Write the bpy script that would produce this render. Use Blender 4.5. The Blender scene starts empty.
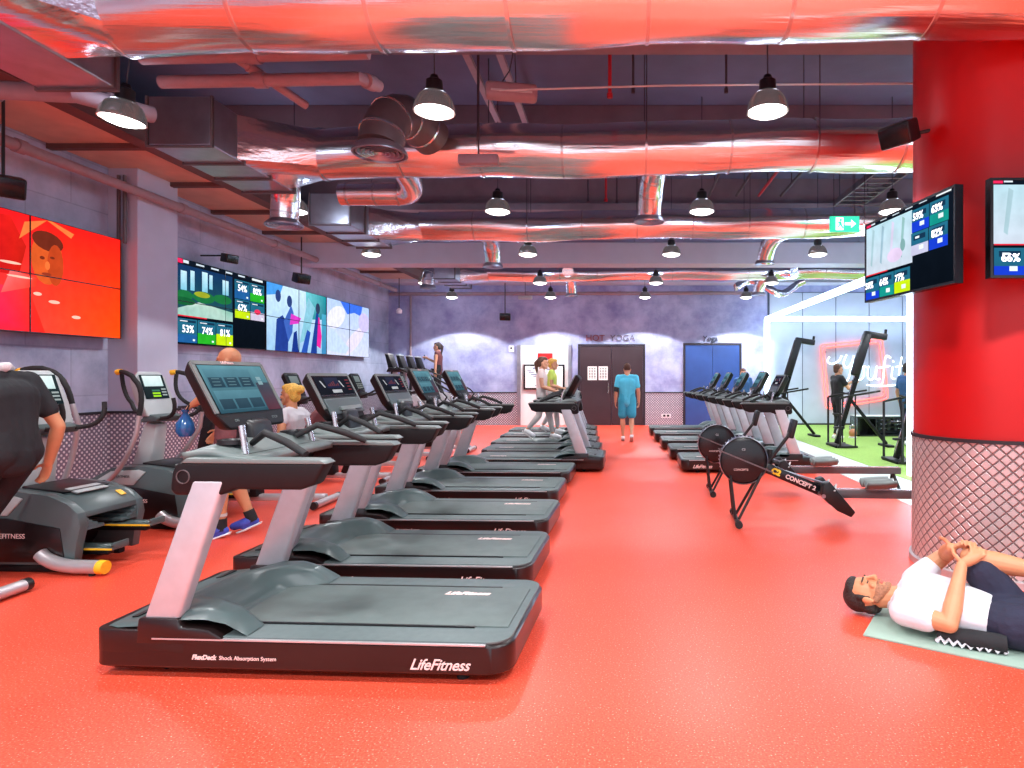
import bpy, bmesh, math, random
from mathutils import Vector, Matrix, Euler
random.seed(7)
PI = math.pi
SC = bpy.context.scene
COL = SC.collection
V = Vector

# ---------------------------------------------------------------- helpers
def lin(c):
    c = c / 255.0
    return c / 12.92 if c <= 0.04045 else ((c + 0.055) / 1.055) ** 2.4
def S(r, g, b):
    return (lin(r), lin(g), lin(b), 1.0)

def material(name, color, rough=0.5, metal=0.0, spec=0.5, noise=0.0, nscale=8.0, bump=0.0, bscale=40.0,
             emit=None, estr=0.0, coat=0.0, alpha=None, stretch=None, trans=0.0):
    m = bpy.data.materials.new(name)
    m.use_nodes = True
    nt = m.node_tree
    b = nt.nodes['Principled BSDF']
    b.inputs['Base Color'].default_value = color
    b.inputs['Roughness'].default_value = rough
    b.inputs['Metallic'].default_value = metal
    b.inputs['Specular IOR Level'].default_value = spec
    b.inputs['Coat Weight'].default_value = coat
    if trans: b.inputs['Transmission Weight'].default_value = trans
    if emit:
        b.inputs['Emission Color'].default_value = emit
        b.inputs['Emission Strength'].default_value = estr
    if noise or bump:
        tc = nt.nodes.new('ShaderNodeTexCoord')
        src = tc.outputs['Object']
        if stretch:
            mp = nt.nodes.new('ShaderNodeMapping')
            mp.inputs['Scale'].default_value = stretch
            nt.links.new(src, mp.inputs['Vector']); src = mp.outputs['Vector']
    if noise:
        n = nt.nodes.new('ShaderNodeTexNoise'); n.inputs['Scale'].default_value = nscale
        n.inputs['Detail'].default_value = 5
        nt.links.new(src, n.inputs['Vector'])
        r = nt.nodes.new('ShaderNodeValToRGB')
        r.color_ramp.elements[0].position = 0.3; r.color_ramp.elements[1].position = 0.7
        f0, f1 = 1 - noise, 1 + noise
        r.color_ramp.elements[0].color = tuple(min(1, c * f0) for c in color[:3]) + (1,)
        r.color_ramp.elements[1].color = tuple(min(1, c * f1) for c in color[:3]) + (1,)
        nt.links.new(n.outputs['Fac'], r.inputs['Fac'])
        nt.links.new(r.outputs['Color'], b.inputs['Base Color'])
    if bump:
        n2 = nt.nodes.new('ShaderNodeTexNoise'); n2.inputs['Scale'].default_value = bscale
        n2.inputs['Detail'].default_value = 3
        nt.links.new(src, n2.inputs['Vector'])
        bp = nt.nodes.new('ShaderNodeBump'); bp.inputs['Strength'].default_value = bump
        bp.inputs['Distance'].default_value = 0.02
        nt.links.new(n2.outputs['Fac'], bp.inputs['Height'])
        nt.links.new(bp.outputs['Normal'], b.inputs['Normal'])
    return m

class MB:
    """collects polygons; build() links them as one mesh object"""
    def __init__(s):
        s.v = []; s.f = []; s.mi = []; s.uv = {}; s.sm = []
    def add(s, verts, faces, mi=0, smooth=True):
        o = len(s.v)
        s.v += [tuple(p) for p in verts]
        for f in faces:
            s.f.append(tuple(i + o for i in f)); s.mi.append(mi); s.sm.append(smooth)
        return s
    def bx(s, x0, x1, y0, y1, z0, z1, mi=0):
        vs = [(x, y, z) for z in (z0, z1) for y in (y0, y1) for x in (x0, x1)]
        fs = [(0, 2, 3, 1), (4, 5, 7, 6), (0, 1, 5, 4), (2, 6, 7, 3), (0, 4, 6, 2), (1, 3, 7, 5)]
        return s.add(vs, fs, mi, False)
    def obox(s, c, sx, sy, sz, M=None, mi=0):
        c = V(c); M = M or Matrix.Identity(3)
        vs = [c + M @ V((x * sx / 2, y * sy / 2, z * sz / 2)) for z in (-1, 1) for y in (-1, 1) for x in (-1, 1)]
        fs = [(0, 2, 3, 1), (4, 5, 7, 6), (0, 1, 5, 4), (2, 6, 7, 3), (0, 4, 6, 2), (1, 3, 7, 5)]
        return s.add(vs, fs, mi, False)
    def beam(s, p0, p1, w, h, mi=0, up=(0, 0, 1)):
        """box from p0 to p1, w sideways, h along up"""
        p0 = V(p0); p1 = V(p1); d = p1 - p0; L = d.length; d = d / L
        u = V(up); sd = d.cross(u)
        if sd.length < 1e-4: sd = d.cross(V((0, 1, 0)))
        sd.normalize(); u = sd.cross(d).normalized()
        M = Matrix((d, sd, u)).transposed()
        return s.obox((p0 + p1) / 2, L, w, h, M, mi)
    def tube(s, pts, r, n=10, mi=0, caps=True, flat=1.0, up=None):
        pts = [V(p) for p in pts]
        rs = r if isinstance(r, (list, tuple)) else [r] * len(pts)
        ts = []
        for i in range(len(pts)):
            a = pts[max(0, i - 1)]; b = pts[min(len(pts) - 1, i + 1)]
            ts.append((b - a).normalized())
        nrm = V(up) if up else (V((0, 0, 1)) if abs(ts[0].z) < 0.9 else V((0, 1, 0)))
        vs = []; 
        for i, p in enumerate(pts):
            t = ts[i]
            nrm = (nrm - t * nrm.dot(t))
            if nrm.length < 1e-5: nrm = t.orthogonal()
            nrm.normalize(); bi = t.cross(nrm)
            for k in range(n):
                a = 2 * PI * k / n
                vs.append(p + (nrm * math.cos(a) + bi * math.sin(a) * flat) * rs[i])
        fs = []
        for i in range(len(pts) - 1):
            for k in range(n):
                a = i * n + k; b = i * n + (k + 1) % n
                fs.append((a, b, b + n, a + n))
        s.add(vs, fs, mi, True)
        if caps:
            o = len(s.v) - len(vs)
            s.f.append(tuple(o + k for k in reversed(range(n)))); s.mi.append(mi); s.sm.append(False)
            e = o + (len(pts) - 1) * n
            s.f.append(tuple(e + k for k in range(n))); s.mi.append(mi); s.sm.append(False)
        return s
    def lathe(s, prof, c=(0, 0, 0), n=24, mi=0, axis='z', M=None):
        c = V(c); vs = []; fs = []
        for (r, z) in prof:
            for k in range(n):
                a = 2 * PI * k / n
                p = V((r * math.cos(a), r * math.sin(a), z))
                if axis == 'y': p = V((p.x, p.z, p.y))
                if axis == 'x': p = V((p.z, p.x, p.y))
                if M is not None: p = M @ p
                vs.append(c + p)
        m = len(prof)
        for i in range(m - 1):
            for k in range(n):
                a = i * n + k; b = i * n + (k + 1) % n
                fs.append((a, b, b + n, a + n))
        return s.add(vs, fs, mi, True)
    def prism(s, poly, y0, y1, mi=0, plane='xz'):
        n = len(poly)
        def P(a, b, t):
            return {'xz': (a, t, b), 'xy': (a, b, t), 'yz': (t, a, b)}[plane]
        vs = [P(a, b, y0) for a, b in poly] + [P(a, b, y1) for a, b in poly]
        fs = [tuple(range(n)), tuple(reversed(range(n, 2 * n)))]
        for i in range(n):
            j = (i + 1) % n
            fs.append((i, i + n, j + n, j))
        return s.add(vs, fs, mi, False)
    def ell(s, c, r, M=None, nu=16, nv=10, mi=0):
        c = V(c); M = M or Matrix.Identity(3)
        vs = [c + M @ V((0, 0, r[2]))]
        for i in range(1, nv):
            t = PI * i / nv
            for k in range(nu):
                a = 2 * PI * k / nu
                vs.append(c + M @ V((r[0] * math.sin(t) * math.cos(a), r[1] * math.sin(t) * math.sin(a), r[2] * math.cos(t))))
        vs.append(c + M @ V((0, 0, -r[2])))
        fs = []
        for k in range(nu):
            fs.append((0, 1 + k, 1 + (k + 1) % nu))
            e = len(vs) - 1; b = 1 + (nv - 2) * nu
            fs.append((e, b + (k + 1) % nu, b + k))
        for i in range(nv - 2):
            for k in range(nu):
                a = 1 + i * nu + k; b = 1 + i * nu + (k + 1) % nu
                fs.append((a, a + nu, b + nu, b))
        return s.add(vs, fs, mi, True)
    def cap(s, p0, r0, p1, r1, n=12):
        """tapered capsule"""
        p0 = V(p0); p1 = V(p1); d = p1 - p0; L = d.length
        if L < 1e-6: return s.ell(p0, (r0, r0, r0))
        d /= L
        pts = []; rs = []
        for k in range(1, 5):
            a = PI / 2 * (1 - k / 4)
            pts.append(p0 - d * (r0 * math.sin(a))); rs.append(max(1e-4, r0 * math.cos(a)))
        pts[0] = p0 - d * r0 * math.sin(PI / 2 * .75); 
        for k in range(0, 4):
            a = PI / 2 * (k / 4)
            pts.append(p1 + d * (r1 * math.sin(a))); rs.append(max(1e-4, r1 * math.cos(a)))
        return s.tube(pts, rs, n)
    def chain(s, pts, rs, n=12):
        for i in range(len(pts) - 1):
            s.cap(pts[i], rs[i], pts[i + 1], rs[i + 1], n)
        return s
    def grid(s, fn, nu, nv, mi=0):
        vs = [fn(i / nu, j / nv) for i in range(nu + 1) for j in range(nv + 1)]
        fs = []
        for i in range(nu):
            for j in range(nv):
                a = i * (nv + 1) + j
                fs.append((a, a + nv + 1, a + nv + 2, a + 1))
        return s.add(vs, fs, mi, True)
    def mesh(s, name, mats, smooth=True, bevel=0.0, seg=2, ang=35, recalc=True):
        me = bpy.data.meshes.new(name)
        me.from_pydata(s.v, [], s.f)
        if not isinstance(mats, (list, tuple)): mats = [mats]
        for m in mats: me.materials.append(m)
        for p, i in zip(me.polygons, s.mi): p.material_index = i
        bm = bmesh.new(); bm.from_mesh(me)
        if recalc: bmesh.ops.recalc_face_normals(bm, faces=bm.faces)
        if bevel > 0:
            bmesh.ops.remove_doubles(bm, verts=bm.verts, dist=1e-5)
            es = [e for e in bm.edges if len(e.link_faces) == 2 and e.calc_face_angle(0) > math.radians(ang)]
            bmesh.ops.bevel(bm, geom=es, offset=bevel, offset_type='OFFSET', segments=seg, profile=0.5, affect='EDGES', clamp_overlap=True)
        bm.to_mesh(me); bm.free()
        if smooth:
            for p in me.polygons: p.use_smooth = True
            me.set_sharp_from_angle(angle=math.radians(40))
        return me
    def build(s, name, mats, parent=None, **k):
        o = bpy.data.objects.new(name, s.mesh(name, mats, **k))
        COL.objects.link(o)
        if parent: o.parent = parent
        return o

def tag(o, label=None, cat=None, group=None, kind=None):
    if label: o['label'] = label
    if cat: o['category'] = cat
    if group: o['group'] = group
    if kind: o['kind'] = kind
    return o
def thing(name, label, cat, loc=(0, 0, 0), rz=0.0, group=None):
    o = bpy.data.objects.new(name, None); COL.objects.link(o)
    o.empty_display_size = 0.1
    o.location = loc; o.rotation_euler = (0, 0, rz)
    return tag(o, label, cat, group)
def struct(o):
    o['kind'] = 'structure'; return o
def copy_tree(o, parent=None):
    kids = [c for c in bpy.data.objects if c.parent == o] if not hasattr(o, '_k') else o._k
    c = o.copy(); COL.objects.link(c)
    if parent: c.parent = parent
    for k in o.children: copy_tree(k, c)
    return c
def dup(o, label, loc, rz=None, group=None):
    c = copy_tree(o)
    c.location = loc
    if rz is not None: c.rotation_euler = (0, 0, rz)
    c['label'] = label
    if group: c['group'] = group
    return c

def text_mesh(body, size, align='LEFT', shear=0.0, extrude=0.001, spacing=1.0, bold=0.0):
    cu = bpy.data.curves.new('lettering', 'FONT')
    cu.body = body; cu.size = size; cu.align_x = align; cu.align_y = 'CENTER'
    cu.shear = shear; cu.extrude = extrude; cu.space_character = spacing; cu.offset = bold
    cu.resolution_u = 3
    o = bpy.data.objects.new('lettering', cu); COL.objects.link(o)
    bpy.context.view_layer.update()
    dg = bpy.context.evaluated_depsgraph_get()
    me = bpy.data.meshes.new_from_object(o.evaluated_get(dg))
    bpy.data.objects.remove(o); bpy.data.curves.remove(cu)
    return me
def frame_matrix(o, right, up):
    r = V(right).normalized(); u = V(up).normalized(); n = r.cross(u)
    m = Matrix((r, u, n)).transposed().to_4x4(); m.translation = V(o)
    return m
def lettering(name, body, size, m, parent, o, right, up, **k):
    me = text_mesh(body, size, **k)
    me.transform(frame_matrix(o, right, up))
    me.materials.clear(); me.materials.append(m)
    ob = bpy.data.objects.new(name, me); COL.objects.link(ob)
    if parent: ob.parent = parent
    return ob

def fused(mb, name, mat, parent=None, voxel=0.008, smooth=3):
    """overlapping closed solids -> one continuous surface"""
    me = mb.mesh(name, mat, recalc=True)
    o = bpy.data.objects.new(name, me); COL.objects.link(o)
    md = o.modifiers.new('fuse', 'REMESH'); md.mode = 'VOXEL'; md.voxel_size = voxel
    if smooth:
        ms = o.modifiers.new('soft', 'SMOOTH'); ms.factor = 0.5; ms.iterations = smooth
    bpy.context.view_layer.update()
    dg = bpy.context.evaluated_depsgraph_get()
    m2 = bpy.data.meshes.new_from_object(o.evaluated_get(dg))
    o.modifiers.clear(); o.data = m2; bpy.data.meshes.remove(me)
    m2.name = name
    m2.materials.clear(); m2.materials.append(mat)
    for p in m2.polygons: p.use_smooth = True; p.material_index = 0
    if parent: o.parent = parent
    return o

def at(px, py, Y):
    """point of the place at depth Y seen at photograph pixel px, py"""
    return V(((px - 620) * Y / 627.0, Y, 1.45 - (py - 376) * Y / 627.0))
# ---------------------------------------------------------------- materials
M = {}
def mk(k, *a, **kw):
    M[k] = material(k, *a, **kw); return M[k]
mk('charcoal', S(18, 17, 19), 0.5, spec=.3, noise=.12, nscale=30)
mk('gloss_brown', S(24, 13, 13), 0.36, spec=.4, coat=.3, noise=.1, nscale=20)
mk('deck_grey', S(84, 96, 96), 0.5, noise=.08, nscale=25, bump=.05, bscale=200)
mk('hood_grey', S(74, 88, 88), 0.33, noise=.05, nscale=12)
mk('belt', S(88, 99, 97), 0.55, noise=.12, nscale=9, bump=.08, bscale=300)
mk('black', S(20, 20, 22), 0.4, noise=.1, nscale=30)
mk('rubber', S(28, 28, 30), 0.7, noise=.1, nscale=40)
mk('silver', S(196, 190, 192), 0.35, .55, noise=.04, nscale=10)
mk('bright_metal', S(215, 212, 212), 0.22, .9)
mk('upright_grey', S(190, 190, 196), 0.38, .35, noise=.05, nscale=14)
mk('tray_grey', S(106, 116, 114), 0.4, noise=.06, nscale=14)
mk('shroud_grey', S(78, 92, 93), 0.35, noise=.05, nscale=8)
mk('light_grey', S(186, 194, 194), 0.4, noise=.04, nscale=8)
mk('yellow', S(250, 190, 40), 0.45, noise=.05, nscale=30)
mk('white', S(235, 235, 235), 0.5, noise=.03)
mk('white_print', S(240, 205, 200), 0.6, noise=.02)
mk('dark_print', S(50, 60, 60), 0.6, noise=.02)
mk('orange', S(190, 120, 80), .5, noise=.05)
mk('foot_rubber', S(25, 25, 25), .8, noise=.1, nscale=60)
mk('skin', S(214, 156, 124), 0.55, noise=.05, nscale=14)
mk('skin_tan', S(204, 140, 100), 0.5, noise=.06, nscale=14)
mk('hair_dark', S(38, 28, 26), 0.6, noise=.3, nscale=60, bump=.5, bscale=120)
mk('hair_blond', S(226, 180, 80), 0.55, noise=.25, nscale=50, bump=.5, bscale=100)
mk('hair_brown', S(92, 60, 44), 0.6, noise=.25, nscale=50, bump=.4, bscale=120)
mk('cloth_white', S(216, 214, 220), 0.85, bump=.3, bscale=18)
mk('cloth_black', S(30, 30, 34), 0.85, bump=.3, bscale=18, noise=.15)
mk('cloth_navy', S(34, 36, 58), 0.85, bump=.4, bscale=22, noise=.15)
mk('cloth_cyan', S(84, 196, 226), 0.8, bump=.3, bscale=16, noise=.08)
mk('cloth_teal', S(56, 168, 200), 0.8, bump=.3, bscale=16, noise=.08)
mk('cloth_maroon', S(108, 62, 66), 0.85, bump=.3, bscale=18, noise=.1)
mk('cloth_lime', S(214, 240, 110), 0.8, bump=.3, bscale=18)
mk('cloth_pink', S(244, 222, 216), 0.8, bump=.3, bscale=18)
mk('cloth_grey', S(190, 186, 184), 0.85, bump=.3, bscale=18)
mk('cloth_blue', S(52, 92, 140), 0.85, bump=.3, bscale=18, noise=.1)
mk('towel', S(240, 240, 240), 0.95, bump=.6, bscale=160)
mk('shoe_blue', S(64, 84, 190), 0.6, noise=.15, nscale=60)
mk('shoe_white', S(238, 238, 240), 0.6, noise=.03)
mk('blue_gloss', S(30, 92, 150), 0.15, coat=.6, noise=.2, nscale=14)
mk('mat_green', S(150, 172, 158), 0.8, bump=.3, bscale=180, noise=.06)
mk('eye_white', S(240, 238, 236), .3, noise=.02)
mk('lip', S(190, 96, 84), .5, noise=.05)
mk('led', S(235, 240, 255), .5, emit=(0.62, 0.80, 1.0, 1), estr=7.5)
mk('neon_red', S(255, 120, 110), .5, emit=(1.0, 0.10, 0.08, 1), estr=2.2)
mk('neon_white', S(255, 255, 255), .5, emit=(0.75, 0.95, 1.0, 1), estr=2.5)
mk('lamp_glow_and_fill', S(255, 255, 255), .5, emit=(1.0, 0.99, 0.95, 1), estr=7.0)
mk('lamp_shell', S(164, 154, 150), .22, .85, noise=.06, nscale=14, emit=(1, .99, .97, 1), estr=.04)
mk('exit_green', S(30, 200, 150), .5, emit=(0.02, 0.55, 0.33, 1), estr=1.0)
mk('exit_white', S(255, 255, 255), .5, emit=(0.85, 1, 0.98, 1), estr=1.0)
mk('pipe_paint', S(150, 130, 136), .55, noise=.08, nscale=10)
mk('pipe_red', S(170, 30, 40), .5, noise=.05)
mk('hanger', S(60, 55, 62), .6, noise=.05)
mk('galv', S(164, 166, 176), .3, .85, noise=.12, nscale=6, bump=.04, bscale=20)
mk('galv_dark', S(104, 98, 100), .5, .45, noise=.12, nscale=6)
mk('beam', S(122, 108, 116), .8, noise=.12, nscale=3, bump=.1, bscale=20)
mk('ceiling_slab', S(88, 90, 116), .85, noise=.12, nscale=2, bump=.1, bscale=15)
mk('soffit_panel', S(206, 172, 150), .7, noise=.08, nscale=4)
mk('soffit_trim', S(96, 70, 66), .7, noise=.1, nscale=4)
mk('column_paint', S(188, 194, 212), .75, noise=.04, nscale=3)
mk('red_paint', S(190, 3, 5), .42, noise=.03, nscale=3)
mk('door_brown', S(52, 36, 42), .45, noise=.08, nscale=4)
mk('door_blue', S(44, 74, 136), .4, noise=.1, nscale=3)
mk('door_trim', S(40, 34, 44), .45, noise=.05)
mk('panel_white', S(226, 226, 224), .6, noise=.03, nscale=3)
mk('panel_pale', S(182, 190, 206), .6, noise=.06, nscale=2)
mk('seam', S(70, 78, 96), .6, noise=.05)
mk('paper', S(240, 238, 234), .8, noise=.02)
mk('sign_red', S(214, 20, 24), .5, noise=.04)
mk('letter_metal', S(104, 98, 112), .5, .2, noise=.05)
mk('letter_red', S(150, 84, 92), .5, .2, noise=.05)
mk('trim_dark', S(36, 34, 40), .5, noise=.05)
mk('kerb_grey', S(196, 204, 196), .45, noise=.06, nscale=20)
mk('led_backing', S(60, 60, 66), .4, noise=.05)
mk('logo_yellow', S(250, 215, 40), .5, noise=.02)
mk('panel_black', S(14, 15, 18), .25, noise=.05)

def mat_floor():
    m = bpy.data.materials.new('red_rubber'); m.use_nodes = True; nt = m.node_tree
    b = nt.nodes['Principled BSDF']; L = nt.links.new
    tc = nt.nodes.new('ShaderNodeTexCoord')
    n = nt.nodes.new('ShaderNodeTexNoise'); n.inputs['Scale'].default_value = 110; n.inputs['Detail'].default_value = 2
    L(tc.outputs['Object'], n.inputs['Vector'])
    r = nt.nodes.new('ShaderNodeValToRGB')
    e = r.color_ramp.elements
    e[0].position = .30; e[0].color = S(198, 54, 36)
    e[1].position = .48; e[1].color = S(230, 75, 50)
    e2 = r.color_ramp.elements.new(.64); e2.color = S(232, 84, 60)
    e3 = r.color_ramp.elements.new(.72); e3.color = S(250, 176, 156)
    L(n.outputs['Fac'], r.inputs['Fac'])
    n2 = nt.nodes.new('ShaderNodeTexNoise'); n2.inputs['Scale'].default_value = .7; n2.inputs['Detail'].default_value = 4
    L(tc.outputs['Object'], n2.inputs['Vector'])
    mx = nt.nodes.new('ShaderNodeMix'); mx.data_type = 'RGBA'; mx.blend_type = 'MULTIPLY'
    mx.inputs['Factor'].default_value = .25
    L(r.outputs['Color'], mx.inputs[6]); L(n2.outputs['Color'], mx.inputs[7])
    L(r.outputs['Color'], b.inputs['Base Color'])
    mr = nt.nodes.new('ShaderNodeMapRange'); mr.inputs['To Min'].default_value = .34; mr.inputs['To Max'].default_value = .5
    L(n2.outputs['Fac'], mr.inputs['Value']); L(mr.outputs['Result'], b.inputs['Roughness'])
    b.inputs['Specular IOR Level'].default_value = .5
    bp = nt.nodes.new('ShaderNodeBump'); bp.inputs['Strength'].default_value = .12; bp.inputs['Distance'].default_value = .004
    L(n.outputs['Fac'], bp.inputs['Height']); L(bp.outputs['Normal'], b.inputs['Normal'])
    return m
M['floor'] = mat_floor()

def mat_turf():
    m = bpy.data.materials.new('green_turf'); m.use_nodes = True; nt = m.node_tree
    b = nt.nodes['Principled BSDF']; L = nt.links.new
    tc = nt.nodes.new('ShaderNodeTexCoord')
    n = nt.nodes.new('ShaderNodeTexNoise'); n.inputs['Scale'].default_value = 60; n.inputs['Detail'].default_value = 3
    L(tc.outputs['Object'], n.inputs['Vector'])
    r = nt.nodes.new('ShaderNodeValToRGB')
    r.color_ramp.elements[0].position = .3; r.color_ramp.elements[0].color = S(112, 150, 62)
    r.color_ramp.elements[1].position = .7; r.color_ramp.elements[1].color = S(160, 196, 96)
    L(n.outputs['Fac'], r.inputs['Fac']); L(r.outputs['Color'], b.inputs['Base Color'])
    b.inputs['Roughness'].default_value = .9
    bp = nt.nodes.new('ShaderNodeBump'); bp.inputs['Strength'].default_value = .6; bp.inputs['Distance'].default_value = .01
    L(n.outputs['Fac'], bp.inputs['Height']); L(bp.outputs['Normal'], b.inputs['Normal'])
    return m
M['turf'] = mat_turf()

def mat_concrete(name, c0, c1, blocks, axes):
    """concrete with faint board / block joints"""
    m = bpy.data.materials.new(name); m.use_nodes = True; nt = m.node_tree
    b = nt.nodes['Principled BSDF']; L = nt.links.new
    tc = nt.nodes.new('ShaderNodeTexCoord')
    n = nt.nodes.new('ShaderNodeTexNoise'); n.inputs['Scale'].default_value = 1.3; n.inputs['Detail'].default_value = 9
    n.inputs['Roughness'].default_value = .65
    L(tc.outputs['Object'], n.inputs['Vector'])
    r = nt.nodes.new('ShaderNodeValToRGB')
    r.color_ramp.elements[0].position = .34; r.color_ramp.elements[0].color = c0
    r.color_ramp.elements[1].position = .64; r.color_ramp.elements[1].color = c1
    L(n.outputs['Fac'], r.inputs['Fac'])
    sx = nt.nodes.new('ShaderNodeSeparateXYZ'); L(tc.outputs['Object'], sx.inputs[0])
    cx = nt.nodes.new('ShaderNodeCombineXYZ')
    L(sx.outputs[axes[0]], cx.inputs['X']); L(sx.outputs[axes[1]], cx.inputs['Y'])
    br = nt.nodes.new('ShaderNodeTexBrick')
    br.inputs['Scale'].default_value = 1.0
    br.inputs['Brick Width'].default_value = blocks[0]; br.inputs['Row Height'].default_value = blocks[1]
    br.inputs['Mortar Size'].default_value = blocks[2]; br.inputs['Mortar Smooth'].default_value = .6
    br.inputs['Color1'].default_value = (1, 1, 1, 1); br.inputs['Color2'].default_value = (.9, .9, .9, 1)
    br.inputs['Mortar'].default_value = (.72, .72, .74, 1)
    L(cx.outputs[0], br.inputs['Vector'])
    mx = nt.nodes.new('ShaderNodeMix'); mx.data_type = 'RGBA'; mx.blend_type = 'MULTIPLY'; mx.inputs['Factor'].default_value = blocks[3]
    L(r.outputs['Color'], mx.inputs[6]); L(br.outputs['Color'], mx.inputs[7])
    L(mx.outputs[2], b.inputs['Base Color'])
    b.inputs['Roughness'].default_value = .8
    bp = nt.nodes.new('ShaderNodeBump'); bp.inputs['Strength'].default_value = .15; bp.inputs['Distance'].default_value = .02
    L(n.outputs['Fac'], bp.inputs['Height']); L(bp.outputs['Normal'], b.inputs['Normal'])
    return m
M['wall_left'] = mat_concrete('block_concrete', S(146, 156, 182), S(190, 198, 220), (1.2, .6, .012, .8), ('Y', 'Z'))
M['wall_back'] = mat_concrete('cast_concrete', S(130, 134, 182), S(184, 190, 220), (2.4, 1.2, .01, .3), ('X', 'Z'))

def mat_tread(name, pitch, base, raised, dots):
    """metal plate with raised lozenges, laid out in UV metres"""
    m = bpy.data.materials.new(name); m.use_nodes = True; nt = m.node_tree
    b = nt.nodes['Principled BSDF']; L = nt.links.new
    uv = nt.nodes.new('ShaderNodeUVMap')
    mp = nt.nodes.new('ShaderNodeMapping'); mp.inputs['Rotation'].default_value = (0, 0, PI / 4)
    mp.inputs['Scale'].default_value = (1 / pitch,) * 3
    L(uv.outputs[0], mp.inputs['Vector'])
    sp = nt.nodes.new('ShaderNodeSeparateXYZ'); L(mp.outputs[0], sp.inputs[0])
    def mth(op, a, bb=None):
        nd = nt.nodes.new('ShaderNodeMath'); nd.operation = op
        for i, q in enumerate((a, bb)):
            if q is None: continue
            if isinstance(q, (int, float)): nd.inputs[i].default_value = q
            else: L(q, nd.inputs[i])
        return nd.outputs[0]
    def cell(o):
        return mth('ABSOLUTE', mth('SUBTRACT', mth('FRACT', o), .5))
    cx, cy = cell(sp.outputs['X']), cell(sp.outputs['Y'])
    if dots: d = mth('SQRT', mth('ADD', mth('MULTIPLY', cx, cx), mth('MULTIPLY', cy, cy)))
    else: d = mth('MAXIMUM', cx, cy)
    mr = nt.nodes.new('ShaderNodeMapRange'); mr.interpolation_type = 'SMOOTHSTEP'
    mr.inputs['From Min'].default_value = .36 if dots else .47; mr.inputs['From Max'].default_value = .22 if dots else .36
    L(d, mr.inputs['Value'])
    mx = nt.nodes.new('ShaderNodeMix'); mx.data_type = 'RGBA'
    mx.inputs[6].default_value = base; mx.inputs[7].default_value = raised
    L(mr.outputs['Result'], mx.inputs['Factor']); L(mx.outputs[2], b.inputs['Base Color'])
    bp = nt.nodes.new('ShaderNodeBump'); bp.inputs['Strength'].default_value = .8; bp.inputs['Distance'].default_value = .012
    L(mr.outputs['Result'], bp.inputs['Height']); L(bp.outputs['Normal'], b.inputs['Normal'])
    b.inputs['Metallic'].default_value = .45; b.inputs['Roughness'].default_value = .36
    return m
M['tread_wall'] = mat_tread('tread_plate_dotted', .052, S(136, 128, 146), S(246, 242, 246), True)  # near-white dots: polished bumps with their highlights put into the colour
M['tread_column'] = mat_tread('tread_plate_lozenge', .056, S(132, 118, 118), S(206, 190, 188), False)

def mat_foil():
    m = bpy.data.materials.new('foil_sleeve'); m.use_nodes = True; nt = m.node_tree
    b = nt.nodes['Principled BSDF']; L = nt.links.new
    b.inputs['Base Color'].default_value = (.88, .86, .86, 1); b.inputs['Metallic'].default_value = 1.0
    b.inputs['Roughness'].default_value = .2
    tc = nt.nodes.new('ShaderNodeTexCoord')
    mp = nt.nodes.new('ShaderNodeMapping'); mp.inputs['Scale'].default_value = (.22, 6, 6)
    L(tc.outputs['Object'], mp.inputs['Vector'])
    n = nt.nodes.new('ShaderNodeTexNoise'); n.inputs['Scale'].default_value = 1.6; n.inputs['Detail'].default_value = 4
    L(mp.outputs[0], n.inputs['Vector'])
    bp = nt.nodes.new('ShaderNodeBump'); bp.inputs['Strength'].default_value = .22; bp.inputs['Distance'].default_value = .05
    L(n.outputs['Fac'], bp.inputs['Height']); L(bp.outputs['Normal'], b.inputs['Normal'])
    return m
M['foil'] = mat_foil()

def mat_picture():
    m = bpy.data.materials.new('screen_picture'); m.use_nodes = True; nt = m.node_tree
    for n in list(nt.nodes): nt.nodes.remove(n)
    o = nt.nodes.new('ShaderNodeOutputMaterial')
    at_ = nt.nodes.new('ShaderNodeAttribute'); at_.attribute_name = 'picture'
    tc = nt.nodes.new('ShaderNodeTexCoord')
    n = nt.nodes.new('ShaderNodeTexNoise'); n.inputs['Scale'].default_value = 9; n.inputs['Detail'].default_value = 4
    nt.links.new(tc.outputs['Object'], n.inputs['Vector'])
    mr = nt.nodes.new('ShaderNodeMapRange'); mr.inputs['To Min'].default_value = .75; mr.inputs['To Max'].default_value = 1.25
    nt.links.new(n.outputs['Fac'], mr.inputs['Value'])
    mx = nt.nodes.new('ShaderNodeMix'); mx.data_type = 'RGBA'; mx.blend_type = 'MULTIPLY'; mx.inputs['Factor'].default_value = 1
    nt.links.new(at_.outputs['Color'], mx.inputs[6]); nt.links.new(mr.outputs['Result'], mx.inputs[7])
    e = nt.nodes.new('ShaderNodeEmission'); e.inputs['Strength'].default_value = 1.0
    nt.links.new(mx.outputs[2], e.inputs['Color'])
    nt.links.new(e.outputs[0], o.inputs['Surface'])
    return m
M['picture'] = mat_picture()
mk('caption', S(245, 250, 255), .5, emit=(.9, .95, 1, 1), estr=1.0)
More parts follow.
